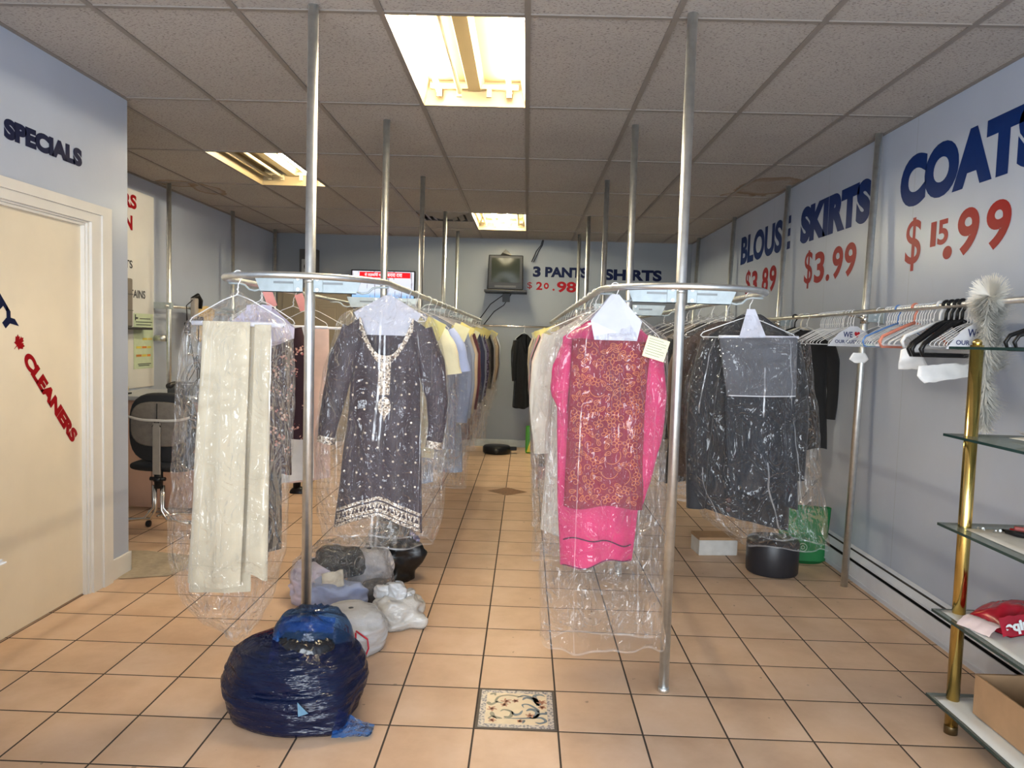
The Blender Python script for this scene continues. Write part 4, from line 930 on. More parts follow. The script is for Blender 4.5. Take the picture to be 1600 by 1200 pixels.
for k in range(7):
    an = (-.3, .1, -.15, .25, -.05, .35, -.2)[k]; z = TOP[1]+.004+.008*k; cx, cy = 1.93+.012*k, 2.62-.01*k
    lb = ['lowest sheet of the curled paper pile on the upper glass shelf', 'second sheet from the bottom of the curled paper pile', 'third sheet from the bottom of the curled paper pile', 'middle sheet of the curled paper pile', 'third sheet from the top of the curled paper pile', 'second sheet from the top of the curled paper pile', 'top sheet of the curled paper pile on the upper glass shelf'][k]
    sheet('paper_sheet', lb, 'paper', lambda a, b: (cx+(a-.5)*.22*math.cos(an)-(b-.5)*.28*math.sin(an), cy+(a-.5)*.22*math.sin(an)+(b-.5)*.28*math.cos(an), z+(.012+.004*k)*(1-a)**2*(.4+b)), plain('pile_paper_%d' % (k % 3), ((.62, .60, .57), (.48, .45, .40), (.66, .65, .63))[k % 3], .75), 8, 6, grp=ps)
sheet('paper_sheet', 'curled white paper in front of the paper pile on the upper shelf', 'paper', lambda a, b: (1.80+.16*a, 2.52+.22*b, TOP[1]+.003+.016*abs(math.sin(a*2.6+.4))*(1-.6*b)), plain('bright_paper', (.74, .74, .74), .7), 12, 6)
# small tools on the third shelf
r = thing('pliers', 'red and black handled pliers lying on the third glass shelf', 'tool', (1.90, 2.62, TOP[2]+.014), -.9)
m = MB(); m.tube([(0, 0, 0), (.03, .006, 0), (.075, .012, 0)], [.007, .009, .003], 8); m.tube([(0, 0, .001), (.03, -.006, 0), (.075, -.004, 0)], [.007, .009, .003], 8); m.build('jaws', plain('dark_steel', (.12, .12, .12), .4, .8), r, True)
for s, mt in ((1, REDTXT), (-1, BLACKPL)): MB().tube([(0, 0, 0), (-.04, s*.02, 0), (-.10, s*.026, 0), (-.14, s*.018, 0)], [.006, .010, .011, .008], 10).build('handle', mt, r, True)
r = thing('stapler_body', 'small red and tan hand stapler beside the pliers', 'tool', (1.875, 2.70, TOP[2]+.003), -.5)
MB().box(-.05, .05, -.012, .012, 0, .012).build('base', plain('tan_plastic', (.42, .26, .18), .5), r, bevel=.003); MB().box(-.05, .045, -.011, .011, .014, .03).build('top_arm', plain('dull_red_plastic', (.32, .06, .05), .5), r, bevel=.004)
rd = random.Random(2)
SCR = None
for k in range(6):
    x, y = 1.735+.022*k+rd.uniform(-.006, .006), 2.77-.006*k+rd.uniform(-.02, .02)
    if SCR is None:
        SCR = MB().tube([(0, 0, .004), (.018, 0, .003)], .0022, 6).tube([(0, 0, .004), (-.003, 0, .004)], .005, 8).build('screw', STEEL)
        o = SCR
    else: o = SCR.copy(); COL.objects.link(o)
    o.location = (x, y, TOP[2]+.0034); o.rotation_euler = (0, 0, rd.uniform(0, 6)); tag(o, 'tiny loose screw near the brass post on the third shelf', 'screw', 'loose screws')
tag(MB().box(-.018, .018, -.006, .006, 0, .008).build('clip', BLACKPL, None, False, .002, (1.835, 2.765, TOP[2]+.003)), 'small black clip between the screws and the pliers', 'clip')
r = thing('wall_note', 'small faded paper note stuck on the right wall behind the brass post', 'note', (XR-.002, 3.02, .84))
MB().box(-.001, .001, -.10, .10, -.075, .06).build('paper', plain('faded_note_paper', (.58, .55, .54), .7), r)
for k in range(4): MB().box(-.0022, -.001, -.07+.02*(k % 2), .06, .03-.022*k, .034-.022*k).build('print_line', plain('faded_ink', (.45, .36, .36), .8), r)
# red bag with white word
RBAG = plain('red_glossy_bag', (.40, .012, .028), .25, 0, .3, 9, .3, 30)
r = thing('red_bag', 'folded glossy red bag printed with an upside-down white word, on the fourth shelf', 'bag', (1.88, 2.75, TOP[3]+.006), .35)
def rbag(a, b):
    x = -.165+.31*a; y = .085-.19*b+.02*a; k = max(0, math.sin(a*PI))**.45*max(0, math.sin(b*PI))**.5
    return (x, y, .004+.080*k*(1-.25*a)+(.018*nz(a*4, b*5, 2)+.012*ridge(a*3+b*6, b*2, 7))*k)
m = MB().grid(rbag, 26, 24); m.grid(lambda a, b: (rbag(a, b)[0], rbag(a, b)[1], .001), 26, 24); m.build('bag_body', RBAG, r, True)
m = MB().grid(lambda a, b: (-.245+.10*a, .045-.13*b-.01*a, .004+.034*math.sin(a*PI)+.008*abs(nz(a*5, b*6, 1))), 10, 14); m.build('folded_edge', plain('white_red_plastic', (.62, .50, .50), .35), r, True)
def fl(a, b): return (-.215+.27*a, -.092-.022*b+.03*a, .075-.062*b-.012*a+.005*nz(a*7, b*5, 4))
fp = MB().grid(fl, 22, 8).build('front_flap', RBAG, r, True)
v, f = text_mesh('Equipe', .05)
m = MB(); m.add([tuple(Vector(fl(.90-.82*p[0], .95-.72*p[1]))+Vector((-.001, -.0045, .0012))) for p in v], f); lab(m.build('printed_word', plain('white_print', (.8, .8, .8), .4), fp), 'white word printed upside down')
# cardboard box on the bottom shelf
r = thing('cardboard_box', 'open brown cardboard box on the bottom glass shelf', 'box', (1.93, 2.57, TOP[4]+.012), .02)
m = MB()
for q in ((-.205, -.199, -.15, .15), (.17, .176, -.15, .15), (-.199, .17, -.15, -.144), (-.199, .17, .144, .15)): m.box(*q, 0, .15)
m.build('box_walls', CARDB, r); MB().box(-.199, .17, -.144, .144, 0, .005).build('box_bottom', CARDB, r)
m = MB(); m.box(-.199, .17, .15, .155, .09, .15); m.build('box_flap', CARDB, r)

# ---- baseboard heater
HEAT = plain('heater_enamel', (.58, .61, .68), .35, 0, .05, 8)
r = thing('baseboard_heater', 'long white electric baseboard heater along the right wall', 'heater', (XR, 3.4, 0))
m = MB()
prof = [(-.002, .035), (-.062, .035), (-.068, .042), (-.068, .125), (-.060, .130), (-.060, .128), (-.055, .034)]
m.box(-.066, -.06, -1.8, 1.93, .03, .128); m.add([(-.066, y, .153) for y in (-1.8, 1.93)]+[(-.002, y, .205) for y in (1.93, -1.8)], [(0, 1, 2, 3)])
m.box(-.070, -.058, -1.8, 1.93, .028, .038); m.box(-.067, -.062, -1.8, 1.93, .150, .157); m.build('front_panel', HEAT, r)
MB().box(-.03, -.002, -1.8, 1.93, .03, .19).build('back_plate', plain('heater_black', (.018, .016, .015), .7), r)
MB().box(-.06, -.03, -1.8, 1.93, .09, .11).build('heating_element', plain('heater_fins', (.06, .055, .05), .5, .5), r)
for y in (-1.8, 1.90): MB().box(-.069, -.002, y, y+.03, .028, .19).build('end_cap', HEAT, r, bevel=.004)
MB().box(-.055, -.003, -1.7, 1.85, 0, .03).build('wall_foot', HEAT, r)

# ---- service counter corner at the left edge, with papers
r = thing('service_counter', 'wooden rounded counter edge poking in at the far left of the picture', 'counter', (-1.5, 1.25, 0))
MB().box(-.80, .408, -.5, .255, .972, 1.0).build('counter_top', WOOD, r, bevel=.012); MB().box(-.75, .33, -.45, .20, 0, .972).build('counter_body', CREAMP, r)
for k in range(4):
    tag(MB().box(-.22, .0, -.15, .15, 0, .0025).build('paper_sheet', plain('pile_paper_0', (.62, .60, .57), .75) if k % 2 else plain('bright_paper', (.74, .74, .74), .7), None, loc=(-1.065-.008*k, 1.33, 1.0025+.0048*k)), ['bottom', 'second from bottom', 'third from bottom', 'top'][k]+' sheet of the papers on the wooden counter corner', 'paper', 'papers on the counter corner')

# ---- back-left work corner: desk, phone, chair, red tote, mat
PINKP = plain('pinkish_laminate', (.52, .34, .26), .45, 0, .06, 4)
r = thing('work_desk', 'pinkish laminate desk with blue-grey top behind the office chair', 'desk', (-3.0, 6.25, 0))
MB().box(-.45, .42, -.40, .33, .905, .94).build('desk_top', plain('desk_top_grey', (.36, .38, .42), .4), r, bevel=.006)
MB().box(-.44, .40, -.36, -.335, .03, .905).build('front_panel', PINKP, r); MB().box(.375, .40, -.335, .33, .0, .905).build('side_panel', PINKP, r); MB().box(-.44, -.415, -.335, .33, 0, .905).build('side_panel', PINKP, r)
m = MB(); m.box(-.03, -.02, -.362, -.358, .05, .9); m.build('panel_seam', plain('seam_brown', (.25, .15, .11), .6), r)
r = thing('desk_phone', 'dark grey desk telephone with angled display on the desk', 'telephone', (-2.86, 6.1, .9415), .15)
m = MB(); m.prism([(-.11, 0), (.11, 0), (.11, .05), (.02, .11), (-.11, .055)], lambda a, b, c: (c-.10, a, b), .20); m.build('base', plain('phone_grey', (.05, .055, .06), .4), r, bevel=.006)
MB().tube([(-.09, -.10, .075), (-.075, 0, .095), (-.09, .10, .075)], [.026, .018, .026], 10).build('handset', DARKPL, r, True)
m = MB(); m.grid(lambda a, b: (-.01+.085*a, -.095+.07*b, .056+.033*b), 2, 2); m.build('key_pad', plain('phone_keys', (.5, .52, .56), .5), r, solid=.004)
m = MB(); m.grid(lambda a, b: (-.01+.085*a, .035+.05*b, .098-.029*b), 2, 2); m.build('display', plain('phone_display', (.30, .33, .38), .2), r, solid=.003)
r = thing('tape_dispenser', 'small yellow and black tape roll at the left end of the desk', 'tape', (-3.32, 5.98, .9415))
MB().lathe([(.045, 0), (.045, .03), (.028, .03), (.028, 0)], 20, cap=False).xf(Matrix.Translation((0, 0, .046)) @ Matrix.Rotation(PI/2, 4, 'Y')).build('tape_roll', plain('yellow_tape', (.65, .42, .05), .4), r); MB().box(-.02, .05, -.06, .06, 0, .012).build('base', BLACKPL, r)
r = thing('office_chair', 'grey and black office chair on chrome casters, seen from behind, strapped back', 'chair', (-2.58, 5.15, 0), -.04)
def pad(x0, x1, z0, z1, y0, y1, rad=3.2):
    m = MB(); cx, cz, hx, hz = (x0+x1)/2, (z0+z1)/2, (x1-x0)/2, (z1-z0)/2
    def fn(a, b):
        an = 2*PI*a; c, s = math.cos(an), math.sin(an); k = (abs(c)**rad+abs(s)**rad)**(-1/rad); q = math.sin(b*PI)**.35 if 0 < b < 1 else 0
        return (cx+hx*k*c*(.0 if b in (0, 1) else .80+.20*q), (y0+y1)/2-(y1-y0)/2*math.cos(b*PI), cz+hz*k*s*(.0 if b in (0, 1) else .80+.20*q))
    return m.grid(fn, 40, 12, True)
pad(-.235, .235, .535, 1.035, -.02, .09).build('backrest', plain('black_upholstery', (.016, .017, .02), .8, 0, .1, 20, .3, 200), r, True)
bp = pad(-.205, .205, .655, .975, -.045, .0).build('back_panel', plain('grey_brown_upholstery', (.165, .145, .125), .85, 0, .12, 30, .4, 220), r, True)
pad(-.24, .24, .47, .545, -.02, .42).build('seat', plain('black_upholstery', (.016, .017, .02), .8), r, True)
MB().box(-.028, .028, -.062, -.05, .46, .83).build('back_bar', plain('dull_steel_bar', (.36, .33, .29), .5, .5), r, bevel=.003)
m = MB(); m.grid(lambda a, b: (-.24+.48*a, -.058-.012*math.sin(a*PI)-.006*nz(a*5, 1, 1), .835+.018*b+.03*(2*a-1)**2-.012*nz(a*3, 3, 1)), 20, 2); m.build('cloth_strap', plain('pale_cloth_strap', (.56, .54, .50), .8), r, True, solid=.003)
m = MB(); m.tube([(0, -.052, .965), (.0, -.056, .86), (-.03, -.06, .80)], .0035, 6); m.tube([(0, -.056, .86), (.03, -.06, .80)], .0035, 6); m.build('black_cord', BLACKPL, bp, True)
m = MB(); m.tube([(0, -.03, .36), (0, -.03, .48)], .03, 12); m.tube([(-.05, -.05, .43), (.06, -.05, .43)], .014, 8); m.lathe([(.0, .0), (.032, .005), (.03, .03), (.0, .035)], 14, (.01, -.055, .41)); m.build('tilt_knob', BLACKPL, r, True)
m = MB()
for s in (-1, 1):
    for o in (0, .045): m.tube([(s*(.022+o*.3), -.03, .38), (s*(.022+o*.3), -.03, .20+o*.4), (s*(.06+o), -.03, .135), (s*.24, -.03-o, .125)], .011, 8)
    m.tube([(s*.022, 0, .15), (s*.05, .20, .125), (s*.20, .23, .12)], .011, 8)
m.build('chrome_base', CHROME, r, True)
for x, y in ((-.26, -.05), (.26, -.05), (-.22, .24), (.22, .24)):
    lg = MB().tube([(x*.92, y, .125), (x, y, .12), (x*1.02, y, .095), (x*1.02, y, .05)], .013, 8).build('leg', CHROME, r, True)
    MB().lathe([(.0, -.012), (.024, -.012), (.026, -.004), (.026, .004), (.024, .012), (.0, .012)], 16, cap=False).xf(Matrix.Translation((x*1.02, y-.008, .0265)) @ Matrix.Rotation(PI/2, 4, 'Y')).build('caster', BLACKPL, lg, True)
r = thing('red_tote', 'bright red plastic tote with black cord behind the office chair', 'tote', (-2.36, 6.02, 0))
m = MB(); m.grid(lambda a, b: ((.16+.05*b)*math.copysign(abs(math.cos(2*PI*a))**.6, math.cos(2*PI*a)), (.11+.03*b)*math.copysign(abs(math.sin(2*PI*a))**.6, math.sin(2*PI*a)), .02+.56*b+.012*nz(a*9, b*3, 1)), 32, 10, True); m.lathe([(0.0, .02), (.16, .02)], 24, cap=False); m.build('tote_body', plain('red_plastic', (.62, .025, .012), .4), r, True)
MB().tube([(-.12, -.155, .55), (.02, -.16, .40), (.08, -.155, .20), (-.06, -.15, .30), (.12, -.16, .48)], .007, 6).build('black_cord', BLACKPL, r, True)
m = MB(); P = [(-2.62, 4.30), (-2.36, 4.24), (-2.12, 4.32), (-2.05, 4.50), (-2.10, 4.72), (-2.50, 4.80), (-2.90, 4.76), (-2.95, 4.40)]; cx, cy = -2.5, 4.52
def matf(a, b):
    t_ = a*len(P); i = int(t_) % len(P); f = t_-int(t_); p = Vector(P[i]).lerp(Vector(P[(i+1) % len(P)]), f); return (cx+(p.x-cx)*b, cy+(p.y-cy)*b, .004*(1 if b < .99 else .2)+.003)
m.grid(matf, 48, 5, True); tag(m.build('floor_mat', plain('beige_mat', (.40, .33, .24), .9, 0, .12, 30, .4, 150), None, True), 'small beige frayed floor mat in the gap behind the partition', 'mat')
r = thing('stand_post', 'thin black post with a foot on the floor behind the floral blouse', 'stand', (-2.09, 6.72, 0))
MB().tube([(0, 0, .03), (0, 0, .55)], .035, 12).build('post', BLACKPL, r, True); MB().grid(lambda a, b: (.02+.09*math.cos(2*PI*a)*math.sin(b*PI/2), .05*math.sin(2*PI*a)*math.sin(b*PI/2), .065*math.cos(b*PI/2)), 20, 6, True).build('foot', BLACKPL, r, True)

# ---- far left wall: sign, poster, grey box, charger, cloth
BLKINK = plain('black_ink', (.02, .022, .03), .5)
SIGN = plain('white_sign_panel', (.62, .63, .63), .45, 0, .04, 3)
r = thing('wall_sign', 'tall white service sign with red and black words on the far left wall', 'sign', (XF, 6.2, 2.0))
MB().box(.0005, .008, -.75, .64, -1.05, .70).build('panel', SIGN, r, bevel=.002)
fm = lambda a, z, o: (.008+o, a-6.2, z-2.0)
lettering('lettering', [('ALTERS', 5.80, 2.532, .735, .125), ('ON', 6.18, 2.342, .287, .13)], fm, REDTXT, r, .045, label='red words')
lettering('lettering', [('COATS', 6.1, 2.010, .365, .07), ('STAINS', 6.38, 1.755, .302, .072)], fm, BLKINK, r, .02, label='black words')
r = thing('poster', 'pale green notice with coloured bars on the far left wall above the desk', 'poster', (XF+.009, 6.65, 1.37))
MB().box(0, .002, -.17, .17, -.25, .25).build('sheet', plain('pale_green_paper', (.48, .58, .42), .7), r)
BARS = [(.6, .5, .08), (.55, .2, .03), (.45, .04, .02), (.30, .36, .32)]
for q, (y0, y1, z0, z1, cc) in enumerate([(-.02, .06, .01, .03, BARS[0]), (.07, .15, .01, .03, (.62, .5, .15)), (-.13, -.04, -.065, -.045, BARS[0]), (-.03, .05, -.065, -.045, BARS[1]), (.06, .13, -.065, -.045, BARS[2]), (-.13, -.04, -.14, -.12, BARS[1]), (-.03, .05, -.14, -.12, BARS[3]), (.06, .12, -.14, -.12, BARS[3])]):
    MB().box(.002, .0028, y0, y1, z0, z1).build('colour_bar', plain('bar_%d' % (q % 4) if q != 1 else 'bar_y', cc, .7), r)
m = MB()
m.box(.002, .003, -.15, -.135, .185, .24).box(.002, .003, -.135, -.10, .20, .215)
for k, (y0, y1, z) in enumerate([(-.07, .12, .20), (-.14, .15, .17), (-.13, .13, .145), (-.03, .05, .12), (-.10, .13, -.21), (-.09, .1, -.225)]): m.box(.002, .003, y0, y1, z, z+.007)
m.build('print_lines', BLKINK, r)
r = thing('wall_box', 'grey ribbed box standing on a small dark wall shelf at the partition edge', 'box', (XF+.16, 6.28, 1.497))
MB().box(-.148, -.10, -.25, .10, 0, .42).build('box_body', plain('grey_brown_case', (.16, .145, .13), .6), r, bevel=.012)
for z in (.14, .28): MB().box(-.149, -.099, -.251, .101, z, z+.006).build('groove', DARKPL, r)
tag(MB().box(-.155, -.06, -.26, .36, 0, .022).build('wall_shelf', DARKPL, None, False, .003, (XF+.16, 6.28, 1.474)), 'small dark shelf on the far left wall under the grey box', 'shelf')
r = thing('phone_charger', 'grey handset with tangled black cords hung on the far left wall rail', 'charger', (-3.30, 7.25, 1.70))
MB().box(-.02, .03, -.04, .04, -.10, .10).build('handset', plain('handset_grey', (.35, .32, .29), .5), r, bevel=.01)
MB().tube([(.0, -.03, .09), (.01, .06, .13), (.01, .13, .08), (.0, .13, .0)], .022, 8).build('ear_cup', BLACKPL, r, True)
MB().box(-.01, .05, .0, .12, -.17, -.08).build('power_adapter', BLACKPL, r, bevel=.012); MB().box(-.01, .03, -.20, -.12, -.25, -.14).build('plug', BLACKPL, r, bevel=.012)
m = MB(); rd = random.Random(4); pth = [(.02, -.16, -.24)]
for k in range(26): pth.append((.02+.02*math.sin(k*1.3), -.05+.12*math.sin(k*.75+.4), -.45-.15*math.cos(k*.52)-.01*k+rd.uniform(-.02, .02)))
pth.append((.02, .06, -.17)); m.tube(pth, .006, 6); m.tube([(.0, -.03, .08), (.0, -.16, .02), (.01, -.17, -.15)], .005, 6); m.build('cord', BLACKPL, r, True)
cloth('yellow_cloth', 'yellow dust cloth hanging on the far left wall rail', 'cloth', [[(-3.39, 7.40, 1.69), (-3.31, 7.52, 1.725), (-3.32, 7.66, 1.70)], [(-3.33, 7.36, 1.70), (-3.30, 7.53, 1.735), (-3.30, 7.74, 1.70)], [(-3.32, 7.34, 1.55), (-3.29, 7.48, 1.55), (-3.30, 7.72, 1.62)], [(-3.32, 7.34, 1.40), (-3.31, 7.42, 1.36), (-3.32, 7.50, 1.44)]], C_('yellow_duster', (.62, .45, .20)), .004)

# ---- back wall: televisions, speaker
r = thing('flat_television', 'flat television showing a blue news picture with red banner on the back wall', 'television', (-1.965, YB-.03, 2.11))
MB().box(-.435, .435, -.03, .028, -.262, .252).build('casing', BLACKPL, r, bevel=.004)
t = NT('news_picture'); v = t.obj((3, 3, 2.2)); s = t.n('ShaderNodeSeparateXYZ'); tc = t.obj(); t.l(tc, s.inputs[0])
f = t.noise(v, 2.2, 6, .7); f2 = t.noise(t.obj((22, 1, 2.5)), 1, 4)
c = t.ramp(s.outputs[2], [(.0, (.10, .36, .80)), (.5, (.10, .36, .80))]); zz = t.math('MULTIPLY_ADD', s.outputs[2], 2.0, .5)
c = t.ramp(zz, [(.0, (.10, .38, .82)), (.28, (.16, .45, .85)), (.42, (.55, .66, .82)), (.8, (.66, .70, .78))])
c = t.mix(t.math('MULTIPLY', t.math('GREATER_THAN', f2, .60), .7), c, (.10, .09, .10, 1)); c = t.mix(t.math('MULTIPLY', f, .25), c, (.75, .45, .5, 1))
e = t.n('ShaderNodeEmission'); t.l(c, e.inputs[0]); e.inputs[1].default_value = .85
MB().box(-.42, .42, -.0315, -.0295, -.245, .235).build('screen', t.done(e), r)
RE, WE_ = emit('banner_red', (.75, .015, .02), .9), emit('banner_white', (.9, .8, .82), 1.0)
MB().box(-.32, .37, -.034, -.0315, .15, .225).build('news_banner', RE, r)
lettering('banner_text', [('से लड़कियों की', -.25, .160, .24, .055), ('बनाया दावा', .06, .160, .20, .050)], lambda a, z, o: (a, -.034-o, z), WE_, r, .01)
r = thing('tube_television', 'old black tube television on a wall shelf at the back wall', 'television', (-.297, YB-.30, 2.125))
m = MB(); m.prism([(-.235, 0), (.235, 0), (.225, .45), (-.225, .45)], lambda a, b, c: (a, -.09+c, b), .08); cs = m.build('front_frame', BLACKPL, r, bevel=.012)
m = MB(); F_ = [(-.22, 0), (.22, 0), (.21, .43), (-.21, .43)]; m.add([(a, -.01, b) for a, b in F_]+[(a*.65, .27, .05+b*.75) for a, b in F_], [(4, 5, 6, 7)]+[(i, (i+1) % 4, 4+(i+1) % 4, 4+i) for i in range(4)]); m.build('back_housing', BLACKPL, r)
m = MB(); m.grid(lambda a, b: (-.185+.37*a, -.093-.012*math.sin(a*PI)*math.sin(b*PI), .095+.315*b), 12, 12); m.build('screen', plain('dull_screen_glass', (.022, .026, .022), .18, Specular_IOR_Level=.12), r, True)
MB().box(-.14, .14, -.094, -.09, .03, .055).build('control_strip', DARKPL, r)
m = MB(); m.add([(-.08, 0, .447), (.08, 0, .447), (.03, .02, .50), (-.01, .02, .53), (-.05, .02, .49)], [(0, 1, 2, 3, 4)]); m.build('folded_card', DARKPL, r, solid=.02)
r = thing('television_shelf', 'black wall shelf carrying the old tube television', 'shelf', (-.29, YB-.30, 2.123))
MB().box(-.28, .28, -.11, .298, -.03, 0).build('shelf_board', BLACKPL, r, bevel=.004); MB().box(-.05, .05, .24, .299, -.14, -.03).build('wall_bracket', BLACKPL, r)
m = MB()
for o in (0, .03): m.tube([(.04+o, YB-.05, 2.53), (.10+o, YB-.012, 2.68), (.16+o*.6, YB-.012, 2.76), (.18+o*.5, YB-.012, CEIL)], .006, 6)
m.tube([(-.30, YB-.012, 2.1), (-.50, YB-.012, 1.95), (-.66, YB-.012, 1.72), (-.70, YB-.012, 1.60)], .006, 6); m.tube([(-.22, YB-.012, 2.1), (-.32, YB-.012, 1.94), (-.45, YB-.012, 1.85), (-.60, YB-.012, 1.65)], .006, 6)
tag(m.build('television_cable', BLACKPL, None, True), 'black cables running from the tube television along the back wall', 'cable')
r = thing('wall_speaker', 'small dark speaker with round silver cone high on the back wall', 'speaker', (-2.98, YB-.10, 2.42))
MB().box(-.11, .13, -.02, .099, -.16, .19).build('cabinet', plain('dark_wood_cabinet', (.05, .045, .042), .5), r, bevel=.006)
m = MB().box(-.075, .09, -.03, -.02, -.15, .055); fp = m.build('silver_face', plain('silver_face', (.32, .31, .29), .4, .5), r)
MB().lathe([(.06, 0), (.06, .012), (.045, .006), (.0, -.012)], 24, cap=False).xf(Matrix.Translation((.02, -.03, -.045)) @ Matrix.Rotation(PI/2, 4, 'X')).build('cone', BLACKPL, fp, True)

# ---- small things on the floor at the back and right
r = thing('robot_vacuum', 'flat round black disc appliance on the floor at the end of the aisle', 'vacuum', (-.34, 9.46, 0))
MB().lathe([(.165, .008), (.18, .02), (.18, .085), (.165, .10), (.03, .105)], 40).build('body', BLACKPL, r, True); MB().box(.15, .26, -.03, .07, .045, .085).build('dock_arm', BLACKPL, r, bevel=.008); MB().tube([(0, -.18, .05), (0, -.186, .05)], .028, 16).build('sensor', DARKPL, r, True)
r = thing('green_packet', 'slim green packet with yellow base on the floor at the end of the right rack', 'packet', (.10, 9.55, 0))
MB().box(-.07, .07, -.04, .04, .0, .36).build('packet_body', plain('green_packet', (.05, .28, .02), .4), r, bevel=.02); m = MB(); m.add([(-.05, -.042, .02), (.06, -.042, .02), (.03, -.042, .17), (.0, -.042, .2)], [(0, 1, 2, 3)]); m.build('yellow_label', plain('yellow_label', (.65, .55, .03), .5), r, solid=.003)
tag(MB().lathe([(.0, .002), (.160, .002), (.166, .012), (.168, .205), (.160, .222), (.0, .226)], 40, cap=False).build('round_stool', plain('black_vinyl', (.011, .011, .013), .45), None, True, loc=(1.68, 4.84, 0)), 'round black low stool under the glossy suit film', 'stool')
GRN = plain('green_tote_fabric', (.012, .17, .045), .65, 0, .15, 8)
r = thing('green_tote', 'green reusable tote bag leaning by the right wall behind the black stool', 'tote', (2.0, 5.16, 0), -.06)
m = MB(); m.grid(lambda a, b: ((.15+.03*b)*math.copysign(abs(math.cos(2*PI*a))**.45, math.cos(2*PI*a)), (.07-.03*b)*math.copysign(abs(math.sin(2*PI*a))**.5, math.sin(2*PI*a)), .003+.37*b+.012*nz(a*9, b*3, 1)*b), 36, 10, True); m.lathe([(0, .003), (.14, .003)], 20, cap=False); m.build('bag_body', GRN, r, True)
m = MB(); m.tube([(-.02+.028*math.cos(k*PI/8), -.072, .10+.028*math.sin(k*PI/8)) for k in range(16)], .003, 5, True); m.tube([(-.02+.012*math.cos(k*PI/5), -.073, .10+.012*math.sin(k*PI/5)) for k in range(10)], .003, 5, True); m.build('round_emblem', plain('pale_green_print', (.35, .5, .38), .6), r)
r = thing('storage_box', 'small white and brown box on the floor beside the black stool', 'box', (1.40, 5.25, 0), .1)
MB().box(-.14, .14, -.09, .09, 0, .11).build('box_body', PAPW, r, bevel=.004); MB().box(-.142, .142, -.092, .092, .11, .13).build('lid', CARDB, r)

# ================================================================== BAGS ON THE FLOOR
def lump(cx, cy, rx, ry, h, seed, wr=.012, sag=.55, peaks=(), nu=72, nv=44, z0=.003, stretch=0, streak=(7, 7, 7)):
    """soft bag heap: flat underside, bulging low, wrinkled; peaks are (angle deg, reach, height 0..1, spread deg)"""
    def fn(a, b):
        an = 2*PI*a; f = b
        if f < .12: k = .86*(f/.12)**.5 if f > 0 else .0; z = 0
        else:
            q = (f-.12)/.88; k = (1-q**2.2)**.5 if q < 1 else 0; k = (.86+.14*min(1, q/.25))*k/(1 if q < 1 else 1); z = h*(1-(1-q)**1.6)
        r_ = 1+.10*nz(math.cos(an)*1.6+seed, math.sin(an)*1.6, f*1.5+seed)
        for pa, pr, ph, sp in peaks:
            dd = abs((math.degrees(an)-pa+180) % 360-180)/sp; dz = (f-ph)/.22
            r_ += pr*math.exp(-dd*dd-dz*dz)
        x, y = math.cos(an)*rx*k*r_, math.sin(an)*ry*k*r_
        w_ = wr*(ridge(x*streak[0]+seed, y*streak[1], z*streak[2]*1.5)*.8+ridge(x*streak[0]*2.3, y*streak[1]*2.3+seed, z*streak[2]*3)*.5+.5*nz(x*5, y*5, z*6+seed))
        zz = max(0, z+w_*.6*(1 if z > 0 else 0)+stretch*x)
        return (cx+x+w_*math.cos(an)*(1 if f > .05 else 0), cy+y+w_*math.sin(an)*(1 if f > .05 else 0), z0+zz)
    return MB().grid(fn, nu, nv, True)
def tint_film(name, tint, body, alpha, rough=.12, bstr=.8, sc_=(14, 14, 14)):
    t = NT(name); v = t.obj(sc_); n1 = t.noise(v, 1.0, 4, .65); v2 = t.obj((9, 9, 34)); n2 = t.noise(v2, 1, 3, .5)
    nr = t.bump(t.math('ADD', n1, n2), bstr, .02)
    tr = t.n('ShaderNodeBsdfTransparent'); tr.inputs[0].default_value = (*tint, 1)
    pb = t.bsdf(body, .35, 0, nr); m1 = t.n('ShaderNodeMixShader'); m1.inputs[0].default_value = alpha; t.l(tr.outputs[0], m1.inputs[1]); t.l(pb.outputs[0], m1.inputs[2])
    gl = t.n('ShaderNodeBsdfGlossy'); gl.inputs['Roughness'].default_value = rough; t.l(nr, gl.inputs['Normal'])
    lw = t.n('ShaderNodeLayerWeight'); lw.inputs['Blend'].default_value = .25; t.l(nr, lw.inputs['Normal'])
    m2 = t.n('ShaderNodeMixShader'); t.l(t.math('MULTIPLY_ADD', lw.outputs['Fresnel'], .6, .02), m2.inputs[0]); t.l(m1.outputs[0], m2.inputs[1]); t.l(gl.outputs[0], m2.inputs[2])
    return t.done(m2)
BLUEF = tint_film('blue_bag_film', (.06, .13, .44), (.006, .022, .10), .26, .1, .9, (5, 5, 26))
BLUEF2 = tint_film('blue_bag_bright_film', (.20, .48, .90), (.010, .13, .50), .40, .12, .9)
BLUEF3 = tint_film('blue_bag_thin_film', (.46, .66, .90), (.03, .13, .36), .14, .12, .8, (10, 10, 10))
BLKFILM = plain('black_crinkled_plastic', (.010, .011, .014), .16, 0, .2, 6, .9, 26)
r = thing('blue_bag', 'big translucent blue plastic bag full of dark clothes, nearest on the floor', 'bag', (-.87, 2.82, 0))
lump(0, 0, .262, .225, .255, 3.1, .010).build('dark_contents', C_('midnight_cloth', (.010, .013, .026)), r, True)
lump(0, 0, .280, .245, .305, 3.1, .010, streak=(3, 3, 15), peaks=((-42, .22, .14, 16),), nu=110, nv=64).build('bag_film', BLUEF, r, True)
